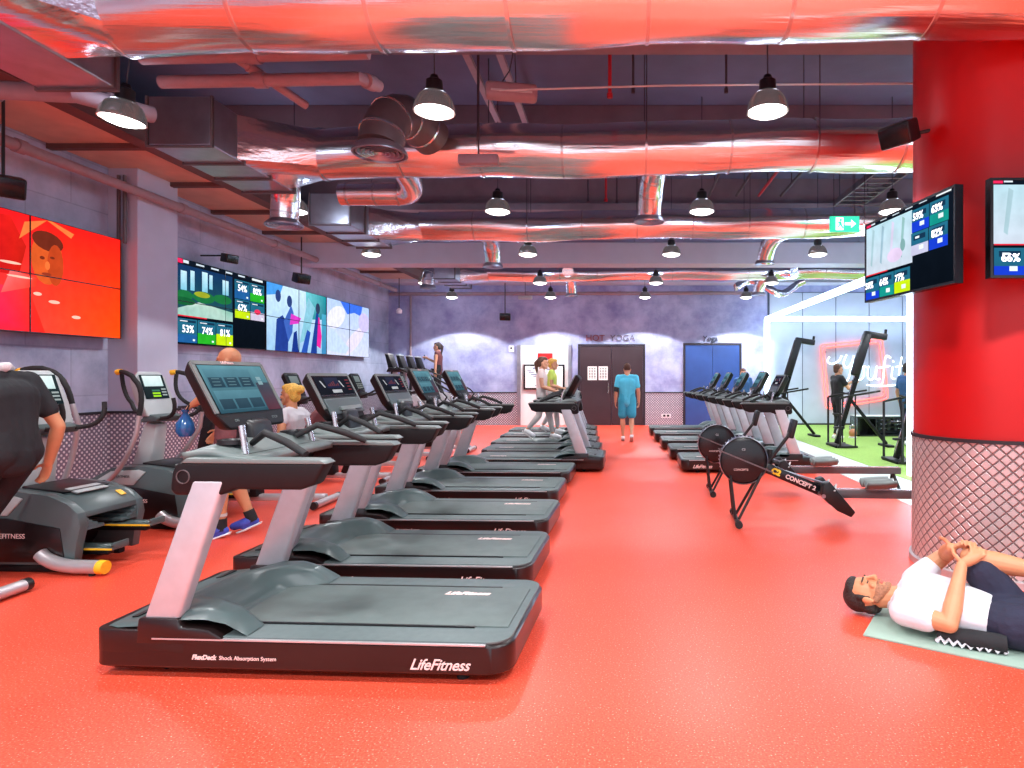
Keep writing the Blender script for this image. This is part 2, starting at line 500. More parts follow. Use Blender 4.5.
# ---------------------------------------------------------------- the room
XL, XR, YB, YF, ZC = -6.83, 9.2, 18.5, -6.0, 5.1
def slab(name, x0, x1, y0, y1, z0, z1, m, bevel=0, **k):
    return struct(MB().bx(x0, x1, y0, y1, z0, z1).build(name, M[m], smooth=False, bevel=bevel, **k))
slab('floor', XL - .2, XR + .2, YF, YB + .2, -.2, 0, 'floor')
slab('ceiling', XL - .2, XR + .2, YF, YB + .2, ZC, ZC + .2, 'ceiling_slab')
slab('wall_left', XL - .2, XL, YF, YB + .2, 0, ZC, 'wall_left')
slab('wall_back', XL, XR, YB, YB + .2, 0, ZC, 'wall_back')
slab('wall_right', XR, XR + .2, YF, YB + .2, 0, ZC, 'wall_back')
slab('pillar_left', XL, -6.43, 8.36, 9.12, 0, ZC, 'column_paint', bevel=.01)

def with_uv(o, fn):
    me = o.data; uv = me.uv_layers.new(name='UVMap')
    for p in me.polygons:
        for li in p.loop_indices:
            uv.data[li].uv = fn(me.vertices[me.loops[li].vertex_index].co, p.normal)
    return o
def planar(c, n):
    if abs(n.x) > .5: return (c.y, c.z)
    if abs(n.y) > .5: return (c.x, c.z)
    return (c.x, c.y)
# tread plate dado on the left wall and round the left pillar
mb = MB()
mb.bx(XL, XL + .015, YF, 8.345, 0, .95); mb.bx(XL, -6.415, 8.345, 8.36, 0, .95)
mb.bx(-6.43, -6.415, 8.36, 9.135, 0, .95); mb.bx(XL, -6.43, 9.12, 9.135, 0, .95)
mb.bx(XL, XL + .015, 9.135, YB, 0, .95)
with_uv(struct(mb.build('trim_left', M['tread_wall'], smooth=False)), planar)
mb = MB()
mb.bx(XL, XL + .03, YF, 8.33, .95, .985); mb.bx(XL, -6.40, 8.33, 8.36, .95, .985)
mb.bx(-6.43, -6.40, 8.36, 9.15, .95, .985); mb.bx(XL, -6.43, 9.12, 9.15, .95, .985); mb.bx(XL, XL + .03, 9.15, YB, .95, .985)
struct(mb.build('trim_left_cap', M['trim_dark'], smooth=False))
# tread plate dado on the back wall (between the doors and openings)
DX1, DX2 = (-1.18, .68), (1.92, 3.52)
mb = MB()
for a, b in ((XL + .015, -2.95), (-1.50, DX1[0] - .06), (DX1[1] + .06, DX2[0] - .06), (DX2[1] + .06, 4.14)):
    mb.bx(a, b, YB - .015, YB, 0, .95)
with_uv(struct(mb.build('trim_back', M['tread_wall'], smooth=False)), planar)
mb = MB()
for a, b in ((XL + .03, -2.95), (-1.50, DX1[0] - .06), (DX1[1] + .06, DX2[0] - .06), (DX2[1] + .06, 4.14)):
    mb.bx(a, b, YB - .03, YB, .95, .98)
struct(mb.build('trim_back_cap', M['trim_dark'], smooth=False))
# pale wall boards of the functional zone with dark joints
mb = MB()
for k in range(5):
    x0 = 4.4 + .98 * k
    mb.bx(x0 + .012, x0 + .968, YB - .03, YB, .06, 3.9)
struct(mb.build('wall_back_boards', M['panel_pale'], smooth=False))
slab('trim_boards', 4.35, XR, YB - .012, YB - .001, 0, 3.92, 'seam')
slab('baseboard_back', 4.35, XR, YB - .04, YB - .012, 0, .06, 'trim_dark')
# turf and its pale kerb
slab('floor_turf', 4.0, XR, 7.2, YB - .04, 0, .012, 'turf')
slab('floor_kerb', 3.25, 4.0, 5.9, YB - .2, 0, .006, 'kerb_grey')

# doors -----------------------------------------------------------------
def door(name, x0, x1, h, m, leaves):
    t = struct(bpy.data.objects.new(name, None)); COL.objects.link(t)
    t.location = ((x0 + x1) / 2, YB, 0); w = x1 - x0
    mb = MB(); 
    mb.bx(-w / 2 - .06, -w / 2, -.06, 0, 0, h + .06); mb.bx(w / 2, w / 2 + .06, -.06, 0, 0, h + .06); mb.bx(-w / 2, w / 2, -.06, 0, h, h + .06)
    mb.build('door_frame', M['door_trim'], t, smooth=False)
    for k in range(leaves):
        a = -w / 2 + w * k / leaves + .004; b = -w / 2 + w * (k + 1) / leaves - .004
        lf = MB().bx(a, b, -.045, 0, .01, h - .004).build('door_leaf', M[m], t, smooth=False, bevel=.004)
        hx = b - .09 if k == 0 else a + .09
        MB().tube([(hx, -.045, .95), (hx, -.1, .95), (hx, -.1, 1.25), (hx, -.045, 1.25)], .012, 8).build('door_handle', M['bright_metal'], lf)
    return t
door('door_1', DX1[0], DX1[1], 2.33, 'door_brown', 2)
door('door_2', DX2[0], DX2[1], 2.36, 'door_blue', 2)
# bright recess left of the dark door
slab('wall_recess', -2.92, -1.52, YB - .05, YB, 0, 2.34, 'panel_white')
slab('trim_recess_left', -3.02, -2.92, YB - .12, YB, 0, 2.36, 'galv')
slab('trim_recess_right', -1.52, -1.43, YB - .12, YB, 0, 2.36, 'galv')
for nm, x0 in (('left', -.95), ('right', -.63)):
    p = MB().bx(x0, x0 + .27, -.003, 0, 0, .40)
    o = p.build('paper_notice', M['paper'], smooth=False); o.location = (0, YB - .047, 1.33)
    tag(o, 'printed white timetable sheet on the brown double door, %s of the two' % nm, 'notice', 'timetables on the brown door')
    q = MB()
    for r in range(7):
        for c in range(3): q.bx(x0 + .03 + .075 * c, x0 + .085 + .075 * c, -.0045, -.003, .05 + .046 * r, .075 + .046 * r)
    q.build('print', M['dark_print'], o, smooth=False)

# information board, red sign
t = thing('information_screen', 'black framed white information board in the bright recess beside the brown door', 'screen', (-2.23, YB - .1, 1.42))
MB().bx(-.6, .6, -.02, .05, -.37, .37).build('screen_body', M['panel_black'], t, smooth=False, bevel=.01)
q = MB().bx(-.55, .55, -.026, -.02, -.32, .32).build('display', M['panel_white'], t, smooth=False)
q = MB(); rnd = random.Random(3)
for k in range(16):
    a = rnd.uniform(-.5, .3); b = rnd.uniform(-.28, .26); q.bx(a, a + rnd.uniform(.08, .2), -.029, -.026, b, b + .02)
q.build('print', M['cloth_blue'], t, smooth=False)
o = MB().bx(-.22, .22, -.02, 0, -.09, .09).build('wall_sign', M['sign_red'], smooth=False, bevel=.006); o.location = (-2.2, YB - .05, 2.03)
tag(o, 'small plain red sign above the white information board', 'sign')
o = MB().bx(-.07, .07, -.06, 0, -.09, .09).build('wall_device', M['white'], smooth=False, bevel=.01); o.location = (-3.2, YB, 2.25)
MB().lathe([(.02, 0), (.035, -.01), (.03, -.02), (0, -.025)], (0, -.06, .02), 12, axis='y').build('lens', M['black'], o)
tag(o, 'small white wall box high beside the bright recess', 'wall device')
o = MB().bx(-.14, .14, -.012, 0, -.06, .06).build('wall_socket', M['white'], smooth=False, bevel=.004); o.location = (1.36, YB - .015, .28)
MB().bx(-.09, -.02, -.02, -.012, -.03, .03).bx(.02, .09, -.02, -.012, -.03, .03).build('outlet', M['black'], o, smooth=False)
tag(o, 'low double wall socket between the brown door and the blue door', 'socket')

t = thing('wall_lettering', 'raised metal letters reading HOT YOGA above the brown door', 'sign', (-.31, YB, 2.56))
lettering('lettering', 'HOT', .26, M['letter_red'], t, (-.70, -.03, 0), (1, 0, 0), (0, 0, 1), extrude=.025)
lettering('lettering', 'YOGA', .26, M['letter_metal'], t, (.02, -.03, 0), (1, 0, 0), (0, 0, 1), extrude=.025)
t = thing('wall_lettering', 'small dark lettering above the blue door', 'sign', (2.72, YB, 2.55))
lettering('lettering', 'Yoga', .22, M['seam'], t, (-.28, -.03, 0), (1, 0, 0), (0, 0, 1), extrude=.02)

# neon sign ---------------------------------------------------------------
t = thing('neon_sign', 'red tilted neon square with glowing white script lettering on the pale boards', 'neon sign', (0, YB - .03, 0))
def wallp(px, py, off=0): p = at(px, py, YB - .1); return (p.x, -off, p.z)
def rounded(pts, r=.12, n=4):
    out = []
    k = len(pts)
    for i in range(k):
        a, b, c = V(pts[i - 1]), V(pts[i]), V(pts[(i + 1) % k])
        u = (a - b).normalized() * r; w = (c - b).normalized() * r
        for j in range(n + 1):
            s = j / n; out.append((1 - s) ** 2 * (b + u) + 2 * s * (1 - s) * b + s * s * (b + w))
    return out + [out[0]]
sq = [(820, 345), (882, 339), (888, 399), (826, 409)]
cx = sum(p[0] for p in sq) / 4; cy = sum(p[1] for p in sq) / 4
for sc in (1.0, .9):
    pts = rounded([wallp(cx + (a - cx) * sc, cy + (b - cy) * sc, .08) for a, b in sq])
    MB().tube(pts, .022, 8).build('neon_square', M['neon_red'], t)
strokes = [
    [(829, 357), (827, 361), (831, 364), (838, 361), (841, 356)], [(846, 355), (843, 363), (846, 368), (851, 363), (853, 356), (848, 378), (842, 383)],
    [(859, 366), (855, 370), (855, 377), (859, 380), (863, 376), (863, 369), (859, 366), (866, 367)],
    [(868, 366), (867, 376), (870, 380), (874, 376), (876, 366), (875, 378), (879, 379)],
    [(890, 358), (886, 356), (884, 362), (882, 382), (879, 385)], [(878, 368), (889, 366)],
    [(892, 367), (891, 377), (894, 379)], [(892, 361), (893, 362)],
    [(901, 357), (898, 377), (901, 380), (905, 378)], [(895, 367), (907, 365)], [(866, 385), (882, 386), (906, 384)]]
for st in strokes:
    P = [V(wallp(a, b, .12)) for a, b in st]
    if len(P) > 2:     # Catmull-Rom
        Q = []
        for i in range(len(P) - 1):
            p0 = P[max(0, i - 1)]; p1 = P[i]; p2 = P[i + 1]; p3 = P[min(len(P) - 1, i + 2)]
            for j in range(5):
                s = j / 5
                Q.append(.5 * ((2 * p1) + (p2 - p0) * s + (2 * p0 - 5 * p1 + 4 * p2 - p3) * s * s + (3 * p1 - p0 - 3 * p2 + p3) * s ** 3))
        P = Q + [P[-1]]
    MB().tube(P, .02, 8).build('neon_letter', M['neon_white'], t)
mb = MB()
for a, b in ((826, 352), (880, 345), (884, 392), (832, 401)):
    p = wallp(a, b, .08); mb.tube([(p[0], 0, p[2]), (p[0], -.08, p[2])], .012, 6)
mb.build('standoff', M['led_backing'], t)

# white LED portal over the turf ------------------------------------------
t = thing('light_frame', 'glowing white light tube frame outlining the green turf zone', 'light frame', (4.2, 9.02, 0))
XP0, YP0, XP1, YP1, ZP = 0, 0, 4.6, 8.9, 3.08
for (a, b) in (((0, 0, .02), (0, 0, ZP)), ((0, YP1, .02), (0, YP1, ZP)), ((0, 0, ZP), (0, YP1, ZP)), ((0, YP1, ZP), (XP1, YP1, ZP)), ((0, 0, ZP), (XP1, 0, ZP)), ((XP1, 0, .02), (XP1, 0, ZP)), ((XP1, 0, ZP), (XP1, YP1, ZP))):
    w = .13 if a[1] == YP1 and b[1] == YP1 else .11
    d = 'light_tube'
    up = (1, 0, 0) if a[2] != b[2] else (0, 0, 1)
    MB().beam(a, b, w, w, up=up).build(d, M['led'], t, smooth=False, bevel=.012)

# the red round pillar ------------------------------------------------------
CX, CY, CR = 2.88, 4.81, .574
struct(MB().lathe([(0, 1.0), (CR, 1.0), (CR, ZC), (0, ZC)], (CX, CY, 0), 96).build('pillar_red', M['red_paint']))
mb = MB().lathe([(CR + .01, .02), (CR + .01, .985)], (CX, CY, 0), 96)
o = struct(mb.build('trim_pillar', M['tread_column'], recalc=True))
def cyl_uv(c, n):
    a = math.atan2(c.y - CY, c.x - CX); 
    if a > .5: a -= 2 * PI
    return (a * CR, c.z)
with_uv(o, cyl_uv)
struct(MB().lathe([(CR, .98), (CR + .02, .98), (CR + .02, 1.005), (CR, 1.005)], (CX, CY, 0), 96).build('trim_pillar_cap', M['trim_dark']))
struct(MB().lathe([(CR, 0), (CR + .03, 0), (CR + .03, .05), (CR, .06)], (CX, CY, 0), 96).build('baseboard_pillar', M['silver']))

# ceiling structure ----------------------------------------------------------
slab('beam_near', XL, XR, 5.45, 5.96, 4.5, ZC, 'beam', bevel=.01)
slab('beam_middle', XL, XR, 8.44, 8.95, 4.5, ZC, 'beam', bevel=.01)
mb = MB().bx(XL, XR, 11.6, 11.9, 4.62, ZC).bx(XL, XR, 11.5, 12.0, 4.5, 4.56).bx(XL, XR, 11.5, 12.0, 4.56, 4.62)
struct(mb.build('beam_steel', M['beam'], smooth=False))
slab('beam_back', XL, XR, 13.0, 13.5, 3.78, 4.22, 'column_paint', bevel=.01)
slab('beam_back_soffit', XL, XR, 17.9, YB, 4.12, 4.5, 'column_paint', bevel=.01)
slab('beam_behind_camera', XL, XR, 1.2, 1.7, 4.5, ZC, 'beam', bevel=.01)
# orange soffit boards along the left wall
mb = MB(); tr = MB()
y = -3.0
while y < 17.8:
    mb.bx(XL + .02, -5.62, y + .04, y + 1.46, 4.22, 4.27); tr.bx(XL, -5.6, y - .04, y + .04, 4.16, 4.27)
    y += 1.5
tr.bx(-5.66, -5.46, -3, 17.8, 4.14, 4.34)
struct(mb.build('soffit_left', M['soffit_panel'], smooth=False)); struct(tr.build('trim_soffit', M['soffit_trim'], smooth=False))
slab('ceiling_left', XL, -5.4, -3, 17.9, 4.34, 4.4, 'soffit_trim')
# ---------------------------------------------------------------- ducts, pipes, lamps
TH = .045          # the duct lines run slightly askew of the room
def duct_y(y0, x): return y0 - TH * x
def foil_duct(label, y0, z, r, x0, x1, seed):
    rnd = random.Random(seed)
    t = thing('air_duct', label, 'air duct', (x0, duct_y(y0, x0), z), 0, 'foil wrapped air ducts')
    L = x1 - x0; n = int(L / .22); sag = [rnd.uniform(0, 6.28) for _ in range(4)]
    mb = MB(); vs = []; K = 36
    for i in range(n + 1):
        x = L * i / n
        seam = (i % 4 == 0)
        dz = .012 * math.sin(1.7 * x + sag[0]) + .008 * math.sin(4.1 * x + sag[1])
        for k in range(K):
            a = 2 * PI * k / K
            rr = r * (1 + .022 * math.sin(2 * a + sag[2] + x * 1.3) + .014 * math.sin(5 * a + x * 2.3 + sag[3])) * (.985 if seam else 1.0)
            vs.append((x, -TH * x + rr * math.cos(a), dz + rr * math.sin(a)))
    fs = [(i * K + k, i * K + (k + 1) % K, (i + 1) * K + (k + 1) % K, (i + 1) * K + k) for i in range(n) for k in range(K)]
    mb.add(vs, fs)
    mb.build('sleeve', M['foil'], t)
    for i in range(0, n + 1, 4):
        x = L * i / n; dz = .012 * math.sin(1.7 * x + sag[0]) + .008 * math.sin(4.1 * x + sag[1])
        MB().lathe([(r * .985, -.012), (r * 1.02, -.012), (r * 1.02, .012), (r * .985, .012)], (x, -TH * x, dz), 32, axis='x').build('seam_band', M['bright_metal'], t)
        if i % 8 == 0 and i:
            for s in (-1, 1): MB().tube([(x, -TH * x + s * r * 1.01, dz), (x, -TH * x + s * r * 1.01, ZC - z)], .006, 6).build('hanger_rod', M['hanger'], t)
    return t
def plenum(label, x0, x1, y0, y1, z0, z1, ducty, dr, dz, dx):
    t = thing('duct_plenum', label, 'air duct', ((x0 + x1) / 2, (y0 + y1) / 2, z0), 0, 'rectangular duct ends on the left')
    w = (x1 - x0) / 2; d = (y1 - y0) / 2
    MB().bx(-w, w, -d, d, 0, z1 - z0).build('box', M['galv'], t, smooth=False, bevel=.012)
    for yy in (-d, -d * .33, d * .33, d):
        MB().prism([(-w - .02, -.02), (w + .02, -.02), (w + .02, z1 - z0), (w, z1 - z0), (w, 0), (-w, 0), (-w, z1 - z0), (-w - .02, z1 - z0)], yy - .015, yy + .015).build('flange', M['galv_dark'], t, smooth=False)
    # square to round transition
    cx = (x0 + x1) / 2; cy = (y0 + y1) / 2
    mb = MB(); n = 32; vs = []
    hy = min(d * .95, dr * 1.9); hz = (z1 - z0) / 2
    for s in (0, .5, 1):
        for k in range(n):
            a = 2 * PI * k / n
            ca, sa = math.cos(a), math.sin(a); q = 1 / max(abs(ca), abs(sa))
            R = V((w, (ducty - cy) * .6 + hy * ca * q, hz + (hz - .01) * sa * q)); C = V((dx - cx, ducty - cy + dr * ca, dz - z0 + dr * sa))
            vs.append(R.lerp(C, s))
    fs = [(i * n + k, i * n + (k + 1) % n, (i + 1) * n + (k + 1) % n, (i + 1) * n + k) for i in range(2) for k in range(n)]
    mb.add(vs, fs).build('transition', M['foil'], t)
    return t
foil_duct('large foil air duct nearest the camera, crossing in front of the red pillar', 4.07, 3.93, .31, -3.35, 9, 1)
foil_duct('foil air duct over the first treadmills, second from the camera', 6.86, 3.93, .28, -3.3, 9, 2)
foil_duct('foil air duct third from the camera, behind the green exit sign', 10.3, 3.93, .24, -3.3, 9, 3)
foil_duct('farthest and thinnest foil air duct, near the back wall', 14.95, 3.90, .19, -3.2, 9, 4)
plenum('galvanised rectangular duct end nearest the camera, top left, glowing pink underneath', -4.45, -3.86, 1.5, 4.8, 3.65, 4.12, duct_y(4.07, -3.35), .30, 3.93, -3.3)
plenum('galvanised rectangular duct end feeding the second foil duct, brown near face', -4.5, -3.9, 5.98, 7.5, 3.65, 4.12, duct_y(6.86, -3.3), .27, 3.93, -3.25)
plenum('galvanised rectangular duct end with bluish underside feeding the third foil duct', -4.5, -3.93, 9.1, 10.75, 3.65, 4.1, duct_y(10.3, -3.3), .23, 3.93, -3.25)
plenum('small galvanised rectangular duct end feeding the farthest foil duct', -4.25, -3.75, 14.2, 15.8, 3.66, 4.06, duct_y(14.95, -3.2), .185, 3.90, -3.15)

def bend(p0, p1, p2, n=8):
    p0, p1, p2 = V(p0), V(p1), V(p2)
    return [(1 - s) ** 2 * p0 + 2 * s * (1 - s) * p1 + s * s * p2 for s in (i / n for i in range(n + 1))]
def diffuser(label, c, r, pts, hr, mats='galv'):
    """round drop with a ringed conical outlet; c is the centre of the outlet's rim"""
    t = thing('air_diffuser', label, 'air diffuser', c, 0, 'round ceiling air diffusers')
    MB().tube(pts, hr, 20).build('drop_hose', M[mats], t)
    a = V(pts[-1])
    for i in range(1, len(pts) - 1, 2):
        d = (V(pts[i + 1]) - V(pts[i - 1])).normalized()
        MB().tube([V(pts[i]) - d * .012, V(pts[i]) + d * .012], hr * 1.04, 20).build('clamp_band', M['bright_metal'], t)
    MB().lathe([(hr * .98, a.z), (hr * 1.0, .06), (r, 0), (r, -.02), (r * .93, -.02), (r * .9, .02), (hr * .9, .05)], (0, 0, 0), 32).build('rim', M['galv'], t)
    for k in range(5):
        q = r * (.86 - .16 * k)
        MB().lathe([(q, -.012), (q - .012, -.012), (q - .035, .035), (q - .023, .035), (q, -.012)], (0, 0, 0), 28).build('louvre_ring', M['galv'], t)
    return t
diffuser('large ringed metal air diffuser hanging beside the second foil duct', (-2.2, 5.75, 3.5), .245, bend((.25, .75, .42), (.02, .1, .62), (0, 0, .05), 8), .2, 'galv_dark')
diffuser('foil air diffuser dropping from the second duct above the brown door', (.38, 8.2, 3.48), .2, bend((.1, -1.2, .45), (.02, -.25, .75), (0, 0, .04), 9), .16, 'foil')
diffuser('ringed air diffuser below the left duct end, above the television wall', (-4.15, 7.75, 3.32), .22, bend((.1, -.15, .5), (.02, 0, .35), (0, 0, .05), 6), .16, 'foil')
diffuser('small foil air diffuser in front of the pale back beam, left of centre', (-2.35, 11.6, 3.48), .19, bend((.05, -1.0, .4), (0, -.1, .6), (0, 0, .04), 7), .15, 'foil')
diffuser('small foil air diffuser in front of the pale back beam, right of centre', (2.7, 11.7, 3.55), .19, bend((.3, -1.2, .35), (.0, -.3, .6), (0, 0, .04), 7), .15, 'foil')
diffuser('small foil air diffuser in the far left corner of the ceiling', (-4.35, 14.2, 3.45), .18, bend((.1, .2, .45), (0, 0, .4), (0, 0, .04), 6), .14, 'foil')
diffuser('small foil air diffuser under the farthest duct near the middle', (-1.2, 15.6, 3.45), .17, bend((0, -1.2, .4), (0, -.3, .6), (0, 0, .04), 7), .13, 'foil')
diffuser('bent foil air diffuser at the far right above the light frame', (3.4, 15.4, 3.45), .18, bend((.6, -1.0, .4), (0, -.1, .6), (0, 0, .04), 8), .14, 'foil')

t = thing('air_duct', 'short elbowed foil duct under the second duct on the left', 'air duct', (-3.6, 8.1, 3.80), 0, 'foil wrapped air ducts')
MB().tube([(0, 0, 0), (.35, 0, 0), (.7, 0, 0)] + bend((.75, 0, 0), (1.05, 0, 0), (1.02, -.7, .12), 6), .145, 20).build('sleeve', M['foil'], t)
for x in (.1, .45, .75): MB().lathe([(.145, -.012), (.155, -.012), (.155, .012), (.145, .012)], (x, 0, 0), 24, axis='x').build('seam_band', M['bright_metal'], t)
t = thing('flexible_hose', 'wavy silver flexible hose at the far right of the ceiling', 'air duct', (3.0, 16.2, 3.75))
MB().tube([(.1 * k, .12 * math.sin(k * .5), .18 * math.sin(k * .42)) for k in range(19)], [.09 + .008 * (k % 2) for k in range(19)], 14).build('hose', M['foil'], t)
MB().lathe([(.1, -.03), (.11, -.03), (.11, .03), (.1, .03)], (0, 0, 0), 16, axis='x').build('collar', M['bright_metal'], t)

def pipe(label, pts, r, m='pipe_paint', name='ceiling_pipe', coup=True, cat='pipe'):
    o = MB().tube(pts, r, 14).build(name, M[m])
    tag(o, label, cat)
    if coup:
        for a, b in zip(pts[:-1], pts[1:]):
            a, b = V(a), V(b); d = (b - a).normalized(); n = max(1, int((b - a).length / 2.2))
            for k in range(n):
                q = a + (b - a) * ((k + .5) / n); MB().tube([q - d * .05, q + d * .05], r * 1.25, 12).build('coupling', M[m], o)
    return o
pipe('long painted pipe running along the left wall under the orange soffit', [(-6.3, -2, 3.86), (-6.3, 17.6, 3.86)], .06)
pipe('upper of two painted pipes behind the nearest duct, top left', [(-3.8, 4.98, 3.98), (-1.98, 4.9, 3.98), (-1.9, 4.9, 4.6)], .055)
pipe('lower of two painted pipes behind the nearest duct, top left', [(-3.75, 5.12, 3.85), (-2.1, 5.08, 3.86), (-2.04, 5.3, 3.9)], .05)
pipe('short slanting pipe between the two painted pipes at top left', [(-3.2, 4.7, 4.05), (-2.75, 5.5, 3.82)], .035)
pipe('short pale pipe stub under the nearest duct end at far left', [(-5.6, 4.9, 3.72), (-4.35, 5.0, 3.70), (-4.1, 5.5, 3.74)], .07)
pipe('thin conduit running between the first and second foil ducts', [(-1.0, 5.2, 3.82), (.4, 5.2, 3.86), (2.5, 5.1, 3.83)], .008, 'light_grey', coup=False)
pipe('pipe running along the top of the back wall', [(XL + .1, 18.35, 3.85), (4.0, 18.35, 3.88)], .05)
pipe('thin pipe down the back left corner', [(-6.15, 18.42, 0.98), (-6.15, 18.42, 3.85)], .03, coup=False)
for lab, x in (('left', -6.62), ('right', -6.54)):
    pipe('slim grey conduit down the wall beside the left pillar, %s of the pair' % lab, [(x, 8.28, 3.2), (x, 8.28, 4.1)], .022, 'galv_dark', coup=False)
# sprinkler drops and hanger rods
for lab, p, m, r, z0 in (('red sprinkler drop in front of the second duct', (-.1, 6.15), 'pipe_red', .018, 4.18),
                     ('dark hanging rod right of the red sprinkler drop', (.13, 6.2), 'hanger', .012, 4.25),
                     ('dark hanging rod near the second lamp row', (1.05, 6.2), 'hanger', .012, 4.25),
                     ('red sprinkler drop above the third duct', (-.22, 9.8), 'pipe_red', .018, 4.18),
                     ('dark rod left of the farther red sprinkler drop', (-.5, 9.8), 'hanger', .014, 4.18),
                     ('dark rod right of the farther red sprinkler drop', (-.05, 9.9), 'hanger', .014, 4.18)):
    o = MB().tube([(0, 0, z0 - 4.2), (0, 0, ZC - 4.2)], r, 8).lathe([(r * 1.6, z0 - 4.2), (r * 1.6, z0 - 4.16), (r, z0 - 4.15)], (0, 0, 0), 10).build('ceiling_drop', M[m])
    o.location = (p[0], p[1], 4.2); tag(o, lab, 'ceiling rod')
for k, (x0, x1) in enumerate(((1.6, 2.2), (2.1, 3.0), (2.5, 3.3), (2.9, 3.7))):
    lab = ['leftmost of the slanting dark rails under the blue lit ceiling', 'second slanting rail from the left under the blue lit ceiling', 'red slanting pipe under the blue lit ceiling, right of centre', 'rightmost slanting rail under the blue lit ceiling'][k]
    o = tag(MB().tube([(x0, 11.3, 4.7), (x0, 9.1, 4.7)], .025, 8).build('ceiling_rail', M['pipe_red' if k == 2 else 'hanger']), lab, 'ceiling rail')
    MB().tube([(x0, 10.6, 4.7), (x0, 10.6, ZC)], .01, 6).build('hanger_rod', M['hanger'], o)
    MB().tube([(x0, 9.4, 4.7), (x0, 9.4, ZC)], .01, 6).build('hanger_rod', M['hanger'], o)
for k, x in enumerate((-1.6, -1.25)):
    tag(MB().beam((x, 6.1, 4.8), (x, 8.4, 4.8), .07, .05).build('cable_tray', M['pipe_paint'], smooth=False), ['left', 'right'][k] + ' of two narrow cable trays running away behind the nearest lamp', 'cable tray', 'cable trays behind the nearest lamp')
t = thing('cable_tray', 'wide blue grey ladder tray under the ceiling near the red pillar', 'cable tray', (3.9, 8.97, 4.55))
for y in (0, 2.5):
    pass
MB().bx(0, .03, 0, 2.5, 0, .1).bx(.5, .53, 0, 2.5, 0, .1).build('side_rail', M['galv_dark'], t, smooth=False)
mb = MB()
for k in range(10): mb.bx(.03, .5, .1 + .25 * k, .14 + .25 * k, 0, .02)
mb.build('rungs', M['galv_dark'], t, smooth=False)
for x in (.015, .515):
    for y in (.3, 2.2): MB().tube([(x, y, .1), (x, y, ZC - 4.55)], .008, 6).build('hanger_rod', M['hanger'], t)

# pendant lamps ------------------------------------------------------------
def make_lamp():
    t = thing('pendant_lamp', '', 'pendant lamp')
    sh = MB().lathe([(.055, .165), (.09, .155), (.125, .125), (.150, .08), (.164, .03), (.168, -.004), (.160, -.004), (.156, .03), (.142, .075), (.118, .115), (.085, .145), (.05, .155)], (0, 0, 0), 36)
    sh.build('reflector', M['lamp_shell'], t)
    MB().lathe([(0, -.042), (.06, -.038), (.115, -.022), (.150, .004), (.150, .010), (0, .012)], (0, 0, 0), 32).build('diffuser', M['lamp_glow_and_fill'], t)
    MB().lathe([(0, .30), (.03, .295), (.04, .265), (.066, .25), (.07, .16), (.05, .152), (0, .152)], (0, 0, 0), 20).build('driver_housing', M['black'], t)
    MB().tube([(0, 0, .29), (.0, 0, ZC - 3.6)], .006, 6).build('cord', M['hanger'], t)
    return t
lamp0 = make_lamp(); used = False
ordn = ['nearest', 'second', 'third', 'fourth', 'farthest']
rows = ['leftmost row', 'row left of centre', 'row right of centre', 'rightmost row']
LX = [(-4.05, -4.26, -4.4, -4.5, -4.6), (-1.51, -1.6, -1.63, -1.85, -1.9), (1.2, 1.07, .91, .83, .68), (3.6, 3.56, 3.5, 3.5, 3.45)]
LY = [5.1, 8.2, 11.1, 14.5, 17.15]
LAMPS = []
for r in range(4):
    for k in range(5):
        if r == 3 and k == 0: continue      # behind the red pillar
        lab = 'silver bell pendant lamp, %s in the %s of hanging lamps' % (ordn[k] if not (r == 3 and k == 1) else 'nearest', rows[r])
        if r == 3 and k > 1: lab = 'silver bell pendant lamp, %s in the %s of hanging lamps' % (['', '', 'second', 'third', 'farthest'][k], rows[r])
        p = (LX[r][k], LY[k], 3.6 if not (r == 0 and k == 0) else 3.53)
        if not used:
            lamp0.location = p; lamp0['label'] = lab; lamp0['group'] = 'bell pendant lamps'; used = True; o = lamp0
        else: o = dup(lamp0, lab, p, 0, 'bell pendant lamps')
        if r == 0 and k == 0: o.rotation_euler = (0, .12, 0)
        LAMPS.append(p)
lamp_spots = list(LAMPS) + [(x, y, 3.6) for x in (-4.2, -1.5, 1.2, 3.7) for y in (2.0, -1.0, -4.0)] + [(3.6, 5.1, 3.6), (6.4, 8.2, 3.6), (6.4, 11.1, 3.6), (6.4, 14.5, 3.6)]

# other hung things ----------------------------------------------------------
t = thing('air_curtain', 'white rounded box unit hanging from wires near the second duct', 'ceiling unit', (-1.02, 5.9, 4.12), .18)
MB().bx(-.24, .24, -.08, .08, -.07, .07).build('casing', M['pipe_paint'], t, bevel=.035, seg=3)
MB().bx(-.19, .19, -.085, -.078, -.03, -.012).build('slot', M['light_grey'], t, smooth=False)
MB().tube([(-.1, 0, .07), (-.02, 0, .2), (.02, 0, .4), (.0, 0, ZC - 4.12)], .006, 6).tube([(.04, 0, .07), (.03, 0, .4), (.02, 0, ZC - 4.12)], .006, 6).build('wire', M['hanger'], t)
t = thing('sensor_box', 'pale box on a rod in front of the second duct, under the nearest lamp', 'ceiling unit', (-1.42, 6.3, 3.62))
MB().bx(-.2, .2, -.05, .05, -.05, .05).build('casing', M['pipe_paint'], t, bevel=.015)
MB().tube([(0, 0, .05), (0, 0, ZC - 3.62)], .008, 6).build('rod', M['hanger'], t)
t = thing('exit_sign', 'green exit sign with running figure and arrow, hanging below the third duct', 'exit sign', (3.22, 9.0, 3.63))
MB().bx(-.21, .21, -.02, .02, -.11, .11).build('panel', M['exit_green'], t, smooth=False, bevel=.005)
a = MB().prism([(.0, -.02), (.09, -.02), (.09, -.06), (.16, .0), (.09, .06), (.09, .02), (.0, .02)], -.024, -.0205)
